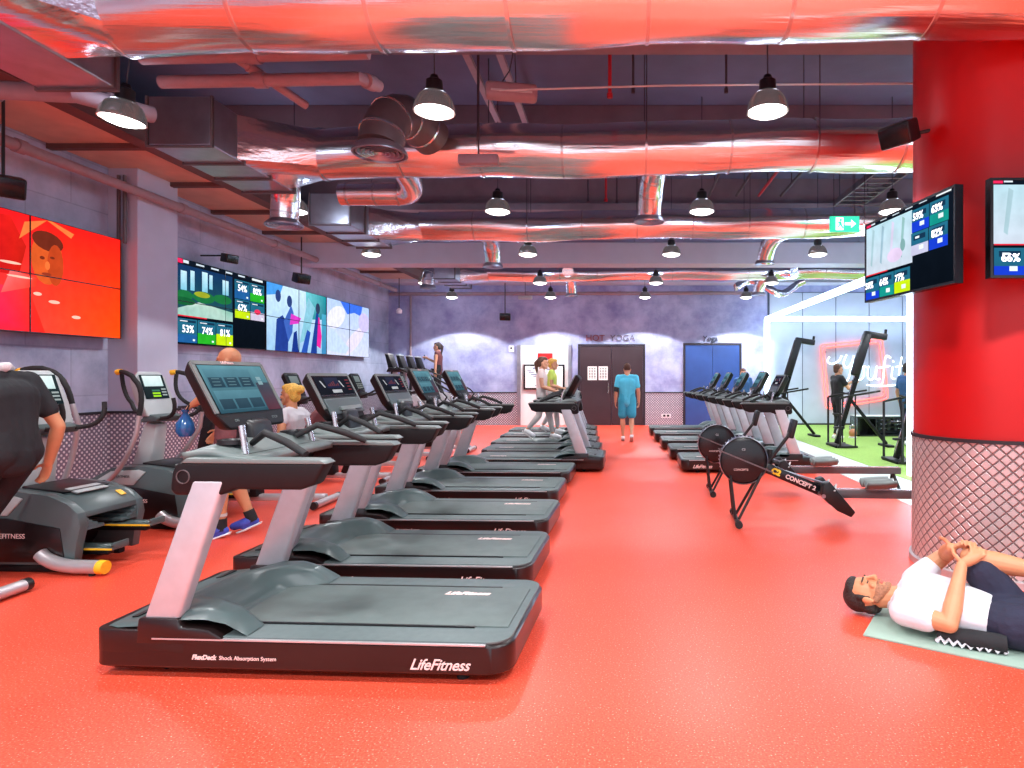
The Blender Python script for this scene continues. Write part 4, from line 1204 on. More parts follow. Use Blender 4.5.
# ---------------------------------------------------------------- screens on the red pillar
def mirror(p, x0, y0, x1, y1):
    w, h = x1 - x0, y1 - y0
    p.rect(x0, y0, x1, y1, (196, 206, 220), (178, 212, 224))
    for k, c in enumerate(((160, 190, 200), (150, 180, 196), (208, 200, 226), (140, 180, 180))): p.poly([(x0 + w * (.1 + .22 * k), y0 + h * .2), (x0 + w * (.14 + .22 * k), y0 + h * .15), (x0 + w * (.2 + .22 * k), y0 + h * .9), (x0 + w * (.15 + .22 * k), y0 + h * .95)], c)
    p.disc(x0 + w * .65, y0 + h * .25, w * .16, h * .14, (216, 196, 226)); p.disc(x0 + w * .82, y0 + h * .4, w * .05, h * .12, (120, 160, 160))
T_, B2 = (20, 140, 130), (24, 60, 200)
def pillar_screen(label, tl, tr, bl, depth, numbers, cols, extra=None):
    tl, tr, bl = V(tl), V(tr), V(bl)
    r = (tr - tl); w = r.length; r.normalize(); u = (tl - bl); u = (u - r * u.dot(r)); h = u.length; u.normalize()
    p = Pic(); dash(p, w, h, None, cols, numbers, mirror)
    t = panel('wall_screen', label, 'screens on the red pillar', p, (0, w, 0, h), bl, r, u, depth=.045, bez=.018)
    return t, r, u, w, h
# the tilted screen; top edge leans out
Ya, Yb = 4.95, 4.08
s1 = pillar_screen('tilted black screen with coloured workout tiles on the left side of the red pillar', V((1.989, 5.07, 2.67)), V((2.139, 3.98, 2.67)), V((1.989, 5.07, 2.04)), .06,
                   ['59%', '64%', '77%', '59%', '63%', '', '82%'], [B2, T_, Yl, B2, T_, (190, 190, 216), B2])
t, r, u, w, h = s1; n = r.cross(u)
c = r * (w * .55) + u * (h * .45)
MB().beam(c - n * .06, c - n * .26, .1, .1).build('bracket', M['black'], t, smooth=False)
m = MB().beam(c - n * .065 - u * .2, c - n * .065 + u * .2, .3, .02, up=n); m.build('mount_plate', M['black'], t, smooth=False)
s2 = pillar_screen('black screen facing the camera on the red pillar, cut by the right edge', V((2.285, 3.88, 2.675)), V((3.385, 3.88, 2.675)), V((2.285, 3.88, 2.055)), .06,
                   ['66%', '71%', '75%', '62%', '70%', '58%', '80%'], [B2, T_, Yl, B2, T_, Yl, B2])
t, r, u, w, h = s2; n = r.cross(u); c = r * (w * .5) + u * (h * .5)
MB().beam(c - n * .06, c - n * .22, .1, .1).build('bracket', M['black'], t, smooth=False)
# ---------------------------------------------------------------- cross trainers (front at -x, pedals and rails at +x)
def make_cross_trainer():
    t = thing('cross_trainer', '', 'cross trainer')
    # housing: side walls, roof and an arched opening at the rear
    prof = [(-1.05, .06), (-1.05, .30), (-.95, .46), (-.72, .58), (-.45, .60), (-.2, .57), (-.05, .51), (.03, .44), (.05, .34), (.02, .20), (.0, .06)]
    hs = MB().prism(prof, -.30, -.23).prism(prof, .23, .30)
    roof = [(-1.05, .06), (-1.05, .30), (-.95, .46), (-.72, .58), (-.45, .60), (-.2, .57), (-.05, .51), (.03, .44), (.035, .40), (-.45, .40), (-.5, .06)]
    hs.prism(roof, -.235, .235)
    for s in (-1, 1):      # rounded shoulders of the arch
        for k in range(5):
            y0, y1 = s * .235, s * (.235 - .16 * (1 - k / 5) ** 2)
            hs.prism([(-.4, .30 + .022 * k), (.04, .30 + .022 * k), (.035, .325 + .022 * k), (-.4, .325 + .022 * k)], min(y0, y1), max(y0, y1))
    hs = hs.build('housing', M['shroud_grey'], t, bevel=.012, seg=2)
    for s in (-1, 1):
        ya, yb = sorted((s * .295, s * .308))
        MB().prism([(-1.02, .08), (-1.02, .3), (-.93, .42), (-.5, .40), (-.1, .33), (-.06, .08)], ya, yb).build('side_panel', M['gloss_brown'], hs, bevel=.005)
        MB().prism([(-.92, .43), (-.72, .55), (-.45, .565), (-.38, .545), (-.5, .42)], ya, yb).build('upper_panel', M['light_grey'], hs, bevel=.005)
        lettering('logo', 'LIFEFITNESS', .05, M['white_print'], hs, (-.62 if s < 0 else -.28, s * .310, .27), (-s, 0, 0), (0, 0, 1), extrude=.001)
        lettering('logo', 'LIFEFITNESS', .032, M['dark_print'], hs, (-.70 if s < 0 else -.48, s * .310, .50), (-s, 0, 0), (0, 0, 1), extrude=.001)
    MB().bx(-.46, -.40, -.23, .23, .06, .40).build('drive_core', M['panel_black'], hs, smooth=False)
    MB().lathe([(.10, -.20), (.15, -.19), (.15, .19), (.10, .20)], (-.40, 0, .22), 28, axis='y').build('flywheel_ring', M['charcoal'], hs)
    tr = MB().prism([(-.5, .60), (-.18, .565), (-.15, .58), (-.5, .62)], -.2, .2).build('storage_tray', M['black'], hs, bevel=.008)
    MB().prism([(-.22, .582), (-.12, .555), (-.11, .565), (-.22, .595)], -.14, .14).build('tray_lip', M['light_grey'], tr, bevel=.004)
    MB().obox((-.045, .17, .512), .06, .05, .006, Euler((0, .6, 0)).to_matrix()).build('warning_sticker', M['yellow'], hs, smooth=False)
    # floor rail with its yellow end cap, base beams
    for s in (-1, 1):
        MB().prism([(-1.2, 0), (-.1, 0), (-.1, .05), (-1.2, .06)], s * .25 - .03, s * .25 + .03).build('base_beam', M['charcoal'], t, bevel=.01)
    s = -1
    pts = [(-.22, s * .33, .15)] + bend((-.18, s * .335, .12), (-.08, s * .34, .068), (.06, s * .34, .064), 5) + [(.24, s * .34, .064)]
    r = MB().tube(pts, .05, 12, flat=.9).build('floor_rail', M['silver'], t)
    MB().tube([(.235, s * .34, .064), (.285, s * .34, .062)], [.051, .048], 14).build('end_cap', M['yellow'], r)
    MB().lathe([(.02, 0), (.02, .02), (0, .02)], (.18, s * .34, 0), 10).build('foot', M['foot_rubber'], r)
    # pedals on their arms
    for s, dx, dz in ((-1, .02, .0), (1, .10, .12)):
        pa = MB().beam((-.34, s * .13, .12 + dz), (.12 + dx, s * .13, .12 + dz), .06, .045).build('pedal_arm', M['charcoal'], t, bevel=.01)
        MB().bx(-.18 + dx, .20 + dx, s * .13 - .075, s * .13 + .075, .145 + dz, .165 + dz).bx(.18 + dx, .20 + dx, s * .13 - .075, s * .13 + .075, .165 + dz, .20 + dz).build('foot_plate', M['hood_grey'], pa, bevel=.008)
        MB().bx(-.18 + dx, .19 + dx, s * .13 - .079, s * .13 - .074, .147 + dz, .16 + dz).build('edge_stripe', M['yellow'], pa, smooth=False)
    # mast and console
    MB().prism([(-.72, .55), (-.50, .57), (-.46, .98), (-.58, 1.0)], -.085, .085).build('mast', M['light_grey'], t, bevel=.03)
    ct, cb = V((-.60, 0, 1.50)), V((-.45, 0, 1.06)); u = (ct - cb).normalized(); n = V((u.z, 0, -u.x))
    def cp(a, b, c): return (ct + cb) / 2 + V((0, 1, 0)) * a + u * b + n * c
    H = (ct - cb).length
    fr = [(-.19, -H / 2), (.19, -H / 2), (.21, -.05), (.19, H / 2 - .06), (.13, H / 2), (-.13, H / 2), (-.19, H / 2 - .06), (-.21, -.05)]
    c = MB().add([cp(a, b, 0) for a, b in fr] + [cp(a * .85, b * .9, -.09) for a, b in fr], [tuple(range(8)), tuple(reversed(range(8, 16)))] + [(i, (i + 1) % 8, 8 + (i + 1) % 8, 8 + i) for i in range(8)], 0, False).build('console', M['light_grey'], t, bevel=.015, seg=3)
    p = Pic(); p.rect(0, 0, .3, .25, (26, 36, 40), (40, 52, 56)); p.rect(.03, .13, .27, .24, (190, 214, 214), (226, 240, 240))
    for k in range(3): p.rect(.10, .02 + .028 * k, .2, .038 + .028 * k, (150, 210, 40) if k < 2 else (60, 110, 90))
    for k in range(3): p.rect(.22, .03 + .03 * k, .28, .045 + .03 * k, (150, 160, 160))
    p.place('display', (0, .3, 0, .25), cp(.15, -.06, .006) if V((0, -1, 0)).cross(u).dot(n) > 0 else cp(-.15, -.06, .006), (0, -1, 0) if V((0, -1, 0)).cross(u).dot(n) > 0 else (0, 1, 0), u, c)
    MB().prism([(-.56, 1.0), (-.40, 1.0), (-.36, 1.05), (-.5, 1.09)], -.17, .17).build('console_tray', M['shroud_grey'], t, bevel=.015)
    for s in (-1, 1):
        MB().tube(bend((-.42, s * .12, 1.04), (-.15, s * .17, 1.02), (-.20, s * .19, 1.24), 7), .018, 10).build('fixed_grip', M['rubber'], t)
        # moving arm: floor pivot, bend, closed hand loop with a yellow tip
        sw = .05 * s
        lower = bend((-.78, s * .33, .42), (-.55, s * .36, .55), (-.38 + sw, s * .35, .92), 8) + [V((-.36 + sw, s * .345, 1.08))]
        am = MB().tube(lower, .021, 12).build('swing_arm', M['silver'], t)
        loop = bend((-.36 + sw, s * .345, 1.08), (-.30 + sw, s * .34, 1.32), (-.42 + sw, s * .33, 1.42), 6) + bend((-.45 + sw, s * .32, 1.45), (-.55 + sw, s * .30, 1.5), (-.60 + sw, s * .28, 1.49), 3)
        MB().tube(loop, .022, 12).build('hand_grip', M['rubber'], am)
        loop2 = bend((-.58 + sw, s * .285, 1.485), (-.60 + sw, s * .25, 1.28), (-.50 + sw, s * .27, 1.2), 6) + bend((-.48 + sw, s * .28, 1.18), (-.42 + sw, s * .33, 1.12), (-.36 + sw, s * .343, 1.1), 4)
        MB().tube(loop2, .018, 12).build('hand_grip', M['rubber'], am)
        MB().tube([(-.585 + sw, s * .283, 1.492), (-.635 + sw, s * .272, 1.485)], .027, 12).build('adjust_knob', M['yellow'], am)
        MB().lathe([(0, -.03), (.05, -.03), (.05, .03), (0, .03)], (-.78, s * .32, .42), 16, axis='y').build('pivot', M['black'], am)
    return t
def swing(t, ang):
    """turn the hand levers about their pivots"""
    R = Matrix.Rotation(ang, 3, 'Y'); p = V((-.78, 0, .42))
    for c in t.children:
        if c.name.startswith('swing_arm'):
            c.rotation_euler = (0, ang, 0); c.location = p - R @ p
ct0 = make_cross_trainer()
ct0.location = (-4.00, 4.90, 0); ct0.rotation_euler = (0, 0, -.04); ct0['group'] = 'cross trainers'
ct0['label'] = 'grey cross trainer with yellow capped rail, behind the person in black'
dup(ct0, 'grey cross trainer with yellow tipped handles, in front of the left pillar', (-4.08, 6.2, 0), -.04, 'cross trainers')
swing(ct0, -.42)
# ---------------------------------------------------------------- exercise bikes
def make_bike(recumbent=False):
    t = thing('recumbent_bike' if recumbent else 'exercise_bike', '', 'exercise bike')
    for x in (-.75, .75): MB().tube([(x, -.28, .05), (x, .28, .05)], .04, 12).build('stabilizer', M['silver'], t)
    MB().beam((-.75, 0, .09), (.75, 0, .09), .09, .07).build('base_beam', M['silver'], t, bevel=.015)
    for x in (-.75, .75):
        for s in (-1, 1): MB().tube([(x, s * .27, .05), (x, s * .31, .05)], .043, 12).build('end_cap', M['black'], t)
    hs = MB().prism([(-.72, .10), (-.74, .42), (-.62, .58), (-.40, .60), (-.15, .50), (0, .30), (.02, .10)], -.09, .09).build('housing', M['charcoal'], t, bevel=.03)
    MB().lathe([(0, -.1), (.17, -.1), (.19, -.09), (.19, .09), (.17, .1), (0, .1)], (-.33, 0, .33), 28, axis='y').build('drive_disc', M['silver'], hs)
    for s, a in ((-1, .6), (1, .6 + PI)):
        e = V((-.33 + .17 * math.cos(a), s * .14, .33 + .17 * math.sin(a)))
        cr = MB().beam((-.33, s * .12, .33), e, .02, .03).build('crank', M['bright_metal'], t)
        MB().obox(e + V((0, s * .06, 0)), .1, .1, .025).build('pedal', M['black'], cr, bevel=.006)
    if recumbent:
        MB().obox((.42, 0, .58), .40, .42, .09, Euler((0, -.08, 0)).to_matrix()).build('seat', M['cloth_maroon'], t, bevel=.03, seg=3)
        bk = MB().grid(lambda u, v: (.62 + .14 * u - .05 * (2 * v - 1) ** 2, (v - .5) * .46 * (1 - .25 * u ** 3), .60 + .48 * u - .05 * u * (2 * v - 1) ** 4), 10, 10).build('seat_back', M['cloth_maroon'], t)
        m = bk.modifiers.new('thickness', 'SOLIDIFY'); m.thickness = .06
        MB().beam((.5, 0, .12), (.5, 0, .54), .1, .08).build('seat_post', M['silver'], t, bevel=.01)
        for s in (-1, 1): MB().tube([(.45, s * .22, .55), (.40, s * .30, .58), (.38, s * .31, .75), (.25, s * .31, .78)], .016, 8).build('seat_grip', M['rubber'], t)
    else:
        MB().tube([(.22, 0, .30), (.32, 0, .85)], .03, 12).build('seat_post', M['bright_metal'], t)
        MB().beam((.12, 0, .12), (.24, 0, .42), .08, .08).build('seat_tube', M['charcoal'], t, bevel=.01)
        st = MB().add([(x, y * w, z) for (x, w, z) in ((.16, .04, .91), (.26, .07, .92), (.36, .13, .91), (.45, .13, .93), (.47, .1, .90)) for y in (-1, -.5, 0, .5, 1)],
                      [(i * 5 + j, i * 5 + j + 1, i * 5 + 6 + j, i * 5 + 5 + j) for i in range(4) for j in range(4)]).build('saddle', M['black'], t)
        m = st.modifiers.new('thickness', 'SOLIDIFY'); m.thickness = .05
    MB().prism([(-.70, .55), (-.56, .58), (-.50, 1.12), (-.58, 1.14)], -.05, .05).build('mast', M['black'], t, bevel=.02)
    MB().lathe([(.0, -.06), (.09, -.05), (.10, 0), (.08, .05), (0, .06)], (-.48, 0, 1.12), 18).build('bottle_holder', M['black'], t)
    ct, cb = V((-.62, 0, 1.50)), V((-.48, 0, 1.17)); u = (ct - cb).normalized(); n = V((u.z, 0, -u.x)); H = (ct - cb).length
    def cp(a, b, c): return (ct + cb) / 2 + V((0, 1, 0)) * a + u * b + n * c
    fr = [(-.17, -H / 2), (.17, -H / 2), (.2, H / 2 - .04), (.16, H / 2), (-.16, H / 2), (-.2, H / 2 - .04)]
    c = MB().add([cp(a, b, 0) for a, b in fr] + [cp(a * .9, b * .9, -.06) for a, b in fr], [tuple(range(6)), tuple(reversed(range(6, 12)))] + [(i, (i + 1) % 6, 6 + (i + 1) % 6, 6 + i) for i in range(6)], 0, False).build('console', M['charcoal'], t, bevel=.012)
    p = Pic(); p.rect(0, 0, .3, .27, (36, 40, 44), (50, 54, 58)); p.rect(.04, .14, .26, .25, (96, 106, 108), (120, 130, 132))
    for k in range(4):
        for q in range(3): p.rect(.04 + .058 * k, .02 + .036 * q, .085 + .058 * k, .045 + .036 * q, (120, 124, 122))
    rt = V((0, 1, 0)) if V((0, 1, 0)).cross(u).dot(n) > 0 else V((0, -1, 0))
    p.place('display', (0, .3, 0, .27), cp(0, -.13, .006) - rt * .15, rt, u, c)
    for s in (-1, 1):
        MB().tube([(-.50, s * .04, 1.1), (-.38, s * .2, 1.12), (-.25, s * .23, 1.16), (-.12, s * .22, 1.24)], .017, 10).build('handlebar', M['rubber'], t)
    return t
rb = make_bike(True); rb.location = (-4.05, 7.05, 0); rb['label'] = 'recumbent bike with maroon seat carrying the blond person'; rb['group'] = 'exercise bikes'
eb = make_bike(); eb.location = (-3.9, 8.6, 0); eb['label'] = 'exercise bike with black console, seen behind the second treadmill'; eb['group'] = 'exercise bikes'
dup(eb, 'exercise bike with black console, seen between the second and third treadmills', (-4.0, 9.75, 0), .02, 'exercise bikes')
dup(eb, 'exercise bike mostly hidden behind the third treadmill', (-4.0, 10.9, 0), .02, 'exercise bikes')
dup(eb, 'exercise bike at the left edge, only its silver foot tube in view', (-4.74, 3.92, 0), .0, 'exercise bikes')
rb2 = dup(rb, 'empty recumbent bike behind the third treadmill, mostly hidden', (-3.6, 12.0, 0), .0, 'exercise bikes')

# ---------------------------------------------------------------- stair climbers (front at -x, steps descend towards +x)
def make_stair_climber():
    t = thing('stair_climber', '', 'stair climber')
    MB().prism([(-.25, 0), (1.05, 0), (1.08, .12), (.85, .30), (.35, .95), (.05, 1.1), (-.25, 1.1)], -.33, .33).build('housing', M['charcoal'], t, bevel=.02)
    st = MB()
    for k in range(5):
        x = .98 - .2 * k; z = .25 + .2 * k
        st.bx(x - .22, x + .02, -.27, .27, z, z + .03); st.bx(x - .005, x + .015, -.27, .27, z - .17, z)
    st.build('steps', M['deck_grey'], t, smooth=False)
    for s in (-1, 1):
        MB().prism([(-.3, .0), (1.12, 0), (1.12, .14), (.9, .42), (.38, 1.08), (.0, 1.2), (-.3, 1.2)], s * .34 - .02, s * .34 + .02).build('side_cover', M['silver'], t, bevel=.008)
        MB().tube([(-.25, s * .34, 1.15), (-.22, s * .34, 1.72), (-.1, s * .34, 1.84), (.25, s * .36, 1.66), (1.0, s * .38, 1.18), (1.1, s * .38, 1.06), (1.02, s * .37, .9), (.85, s * .35, .50)], .022, 10).build('handrail', M['rubber'], t)
    MB().prism([(-.36, 1.1), (-.18, 1.1), (-.22, 1.85), (-.34, 1.85)], -.09, .09).build('mast', M['silver'], t, bevel=.02)
    MB().prism([(-.36, 1.72), (-.05, 1.72), (-.02, 1.80), (-.3, 1.84)], -.34, .34).build('crossbar', M['black'], t, bevel=.02)
    c = MB().prism([(-.36, 1.82), (-.22, 1.80), (-.36, 2.2), (-.44, 2.2)], -.2, .2).build('console', M['charcoal'], t, bevel=.02)
    MB().prism([(-.44, 2.19), (-.35, 2.19), (-.36, 2.215), (-.45, 2.215)], -.2, .2).build('console_cap', M['light_grey'], c, bevel=.004)
    return t
sc0 = make_stair_climber(); g = 'stair climbers in the far left corner'
sc0.scale = (1, .92, .9); sc0.location = (-5.2, 15.2, 0); sc0['group'] = g; sc0['label'] = 'nearest of the stair climbers in the far left corner'
dup(sc0, 'stair climber in the far left corner, second from the camera', (-5.22, 16.0, 0), 0, g)
dup(sc0, 'stair climber in the far left corner, third from the camera', (-5.25, 16.8, 0), 0, g)
dup(sc0, 'stair climber in the far left corner carrying the woman in the dark top', (-5.28, 17.6, 0), 0, g)

# ---------------------------------------------------------------- rowing machines (flywheel at 0, rail towards +x)
def make_rower():
    t = thing('rowing_machine', '', 'rowing machine')
    zc = .616; R = .235
    fw = MB().lathe([(0, -.075), (R * .8, -.075), (R * .97, -.06), (R, -.04), (R, .04), (R * .97, .06), (R * .8, .075), (0, .075)], (0, 0, zc), 40, axis='y').build('flywheel_housing', M['panel_black'], t)
    rim = MB()
    for k in range(40):
        a = 2 * PI * k / 40
        rim.obox((math.cos(a) * R * 1.0, 0, zc + math.sin(a) * R * 1.0), .012, .09, .006, Euler((0, -a, 0)).to_matrix())
    rim.build('cage_bars', M['galv'], fw, smooth=False)
    MB().lathe([(R * .985, -.077), (R * 1.015, -.07), (R * 1.015, -.055), (R * .985, -.05)], (0, 0, zc), 40, axis='y').build('rim_ring', M['galv'], fw)
    for s in (-1, 1):
        MB().beam((-.24, s * .079, zc + .10), (.28, s * .079, zc - .11), .006, .014).build('rib', M['galv_dark'], fw, smooth=False)
        lettering('logo', 'CONCEPT2', .028, M['white_print'], fw, (-.10 if s < 0 else .04, s * .0765, zc - .09), (-s, 0, 0), (0, 0, 1), extrude=.0008)
        lettering('logo', 'C2', .03, M['light_grey'], fw, (-.02 if s < 0 else .06, s * .0765, zc + .11), (-s, 0, 0), (0, 0, 1), extrude=.0008)
    # slanting main beam with the lettering
    a, b = V((.12, 0, .585)), V((.92, 0, .25))
    bm = MB().beam(a, b, .07, .10).build('main_beam', M['panel_black'], t, bevel=.012)
    d = (b - a).normalized(); up = V((-d.z, 0, d.x)) if d.x > 0 else V((d.z, 0, -d.x))
    for s in (-1, 1):
        o = a + d * .17 + V((0, s * .037, 0)) if s < 0 else a + d * .70 + V((0, s * .037, 0))
        rt = d if s < 0 else -d
        lettering('logo', 'C2', .075, M['logo_yellow'], bm, o, rt, up, extrude=.001, bold=.005)
        lettering('logo', 'CONCEPT 2', .058, M['white_print'], bm, o + rt * .145, rt, up, extrude=.001, bold=.002)
    MB().beam((.10, 0, .60), (.86, 0, .37), .05, .02).build('chain_guide', M['galv'], t, bevel=.004)
    # footrests
    for s in (-1, 1):
        f = MB().prism([(.74, .42), (.80, .44), (1.04, .15), (1.00, .10), (.87, .16), (.72, .30)], s * .14 - .055, s * .14 + .055).build('footrest', M['black'], t, bevel=.012)
        MB().tube([(.84, s * .14 - .058, .35), (.87, s * .14, .405), (.84, s * .14 + .058, .35)], .009, 8).build('foot_strap', M['light_grey'], f)
    MB().tube([(.74, -.2, .30), (.74, .2, .30)], .02, 10).build('cross_tube', M['galv'], t)
    # monorail, seat, rear leg
    rl = MB().bx(.80, 2.22, -.035, .035, .255, .335).build('monorail', M['galv_dark'], t, bevel=.008)
    MB().bx(.88, 2.20, -.028, .028, .335, .343).build('rail_track', M['bright_metal'], rl, smooth=False)
    MB().obox((1.30, 0, .375), .2, .10, .05).build('seat_carriage', M['black'], t, bevel=.01)
    sg = MB().grid(lambda u, v: (1.17 + .27 * u, (v - .5) * .32 * (.8 + .2 * math.sin(u * PI)), .405 + .025 * math.cos((v - .5) * 4 * PI) + .02 * u), 10, 14).build('seat', M['tray_grey'], t)
    m = sg.modifiers.new('thickness', 'SOLIDIFY'); m.thickness = .035
    for s in (-1, 1): MB().beam((2.13, s * .02, .26), (2.17, s * .19, .02), .03, .03).build('rear_leg', M['charcoal'], t, bevel=.005)
    MB().tube([(2.17, -.25, .02), (2.17, .25, .02)], .02, 10).build('rear_foot', M['rubber'], t)
    # front legs
    for s in (-1, 1):
        MB().tube([(-.13, s * .07, zc - .15), (-.085, s * .12, .05)], .014, 10).tube([(.18, s * .06, zc - .12), (-.055, s * .13, .05)], .014, 10).build('front_leg', M['black'], t)
    ft = MB().tube([(-.07, -.31, .03), (-.07, .31, .03)], .024, 12).build('front_foot', M['black'], t)
    for s in (-1, 1): MB().lathe([(0, -.03), (.035, -.03), (.035, .03), (0, .03)], (-.07, s * .29, .036), 16, axis='y').build('caster', M['rubber'], ft)
    # monitor arm, monitor, handle
    MB().tube([(.22, 0, .52), (.25, 0, .60), (.46, 0, .88)], .018, 10).build('monitor_arm', M['black'], t)
    mn = MB().obox((.48, 0, .93), .05, .17, .19, Euler((0, .25, 0)).to_matrix()).build('monitor', M['black'], t, bevel=.015)
    MB().obox((.457, 0, .94), .006, .12, .1, Euler((0, .25, 0)).to_matrix()).build('monitor_back', M['charcoal'], mn, smooth=False)
    MB().tube([(.30, -.24, .62), (.30, -.08, .60), (.30, .08, .60), (.30, .24, .62)], .016, 10).build('handle', M['rubber'], t)
    MB().tube([(.26, .03, .5), (.27, .03, .72)], .03, 10).build('handle_bracket', M['black'], t)
    return t
r0 = make_rower(); r0.location = (1.226, 6.25, 0); r0.rotation_euler = (0, 0, -.085); r0['group'] = 'rowing machines'
r0['label'] = 'nearer black rowing machine with yellow and white lettering on its beam'
dup(r0, 'farther black rowing machine, partly behind the nearer one', (1.20, 7.78, 0), -.06, 'rowing machines')

# ---------------------------------------------------------------- rope climbing trainers on the turf
def make_climber():
    t = thing('climbing_trainer', '', 'climbing trainer')
    a, b = V((0, 0, .06)), V((.68, 0, 2.30)); d = (b - a).normalized()
    MB().beam(a, b, .07, .09, up=(1, 0, 0)).build('main_rail', M['charcoal'], t, bevel=.01)
    MB().beam(a + d * .1 + V((-.05, 0, 0)), a + d * 2.1 + V((-.05, 0, 0)), .03, .02, up=(1, 0, 0)).build('guide_track', M['bright_metal'], t, smooth=False)
    c = MB().beam(a + d * 1.45 + V((-.06, 0, .0)), b + V((-.05, 0, 0)), .15, .16, up=(1, 0, 0)).build('upper_cover', M['black'], t, bevel=.03)
    hk = MB().beam(b + V((-.12, 0, .0)), b + V((.34, 0, -.07)), .13, .13).build('top_head', M['black'], t, bevel=.02)
    MB().beam(b + V((.31, 0, -.06)), b + V((.33, 0, .09)), .05, .05, up=(1, 0, 0)).build('top_pin', M['charcoal'], hk, bevel=.01)
    s0 = a + d * .95
    MB().beam(s0, (1.02, 0, .05), .06, .06).build('rear_strut', M['charcoal'], t, bevel=.01)
    MB().bx(-.12, .24, -.3, .3, 0, .05).build('base_plate', M['charcoal'], t, bevel=.012)
    MB().bx(.94, 1.08, -.25, .25, 0, .05).build('rear_foot', M['charcoal'], t, bevel=.01)
    for s in (-1, 1):
        fr = MB().tube([(-.05, s * .36, .02), (-.05, s * .36, 1.0)], .022, 8).build('frame_post', M['black'], t)
        MB().tube([(-.05, s * .36, 1.0), (.25, s * .36, 1.06), (.75, s * .34, 1.14)], .02, 8).build('side_bar', M['charcoal'], fr)
        MB().tube([(.25, s * .36, 1.06), (.25, s * .36, .02)], .016, 8).build('frame_post', M['black'], fr)
        MB().beam((-.1, s * .34, .03), (.3, s * .34, .03), .05, .04).build('frame_foot', M['black'], fr, bevel=.006)
    for s, z in ((-1, .35), (1, .62)):
        q = a + d * z
        MB().obox(q + V((-.1, s * .14, 0)), .20, .12, .04).build('foot_step', M['black'], t, bevel=.01)
    for s, z in ((-1, 1.3), (1, 1.05)):
        q = a + d * z
        MB().tube([q + V((-.05, 0, 0)), q + V((-.08, s * .2, .02)), q + V((-.14, s * .24, .04))], .018, 8).build('hand_grip', M['rubber'], t)
    return t
c0 = make_climber(); c0.location = (4.42, 12.8, .012); c0['group'] = 'climbing trainers on the turf'
c0['label'] = 'tall leaning black climbing trainer in front of the neon square'
dup(c0, 'leaning black climbing trainer behind the end of the right treadmill row', (3.62, 14.9, .012), .06, 'climbing trainers on the turf')
dup(c0, 'climbing trainer cut off by the red pillar', (4.62, 10.5, .012), .0, 'climbing trainers on the turf')

# ---------------------------------------------------------------- storage and small things on the turf
t = thing('storage_rack', 'low black storage box with rounded openings behind the leaning climbing trainer', 'storage rack', (5.65, 14.9, .012))
MB().bx(0, 1.35, 0, .5, .42, .47).bx(0, .05, 0, .5, 0, .42).bx(1.3, 1.35, 0, .5, 0, .42).bx(.42, .46, 0, .5, 0, .42).bx(0, 1.35, .45, .5, 0, .42).bx(0, 1.35, 0, .5, 0, .04).build('carcass', M['panel_black'], t, smooth=False, bevel=.006)
mb = MB()
for k in range(3): mb.bx(.46, 1.3, .02, .44, .12 + .1 * k, .135 + .1 * k)
mb.build('shelf_board', M['charcoal'], t, smooth=False)
mb = MB().bx(.0, 1.35, 0, .5, .47, .485); mb.build('top_board', M['light_grey'], t, smooth=False)
db = thing('dumbbell', '', 'dumbbell')
MB().tube([(-.09, 0, 0), (.09, 0, 0)], .014, 10).build('grip', M['bright_metal'], db)
for s in (-1, 1): MB().lathe([(0, -.03), (.045, -.03), (.05, -.02), (.05, .02), (.045, .03), (0, .03)], (s * .12, 0, 0), 6, axis='x').build('weight', M['tray_grey'], db)
k = 0
for r in range(3):
    for c in range(2):
        lab = '%s dumbbell on the %s shelf of the black storage box' % (['left', 'right'][c], ['bottom', 'middle', 'top'][r])
        p = (5.65 + .68 + .4 * c, 15.05, .012 + .04 + (.095 if r == 0 else .095) + .1 * r + .05)
        p = (p[0], p[1], .012 + [.135, .235, .335][r] + .047)
        if k == 0: db.location = p; db['label'] = lab; db['group'] = 'dumbbells in the black storage box'
        else: dup(db, lab, p, 0, 'dumbbells in the black storage box')
        k += 1
kb = thing('kettlebell', 'brown and white kettlebell on the turf beside the black storage box', 'kettlebell', (5.42, 14.6, .012))
MB().ell((0, 0, .11), (.09, .09, .10)).build('bell', M['orange'], kb)
MB().tube([(-.06, 0, .19), (-.06, 0, .27), (0, 0, .29), (.06, 0, .27), (.06, 0, .19)], .022, 10).build('handle', M['bright_metal'], kb)
MB().lathe([(.0, 0), (.09, 0), (.09, .03), (0, .03)], (0, 0, 0), 18).build('base', M['white'], kb)
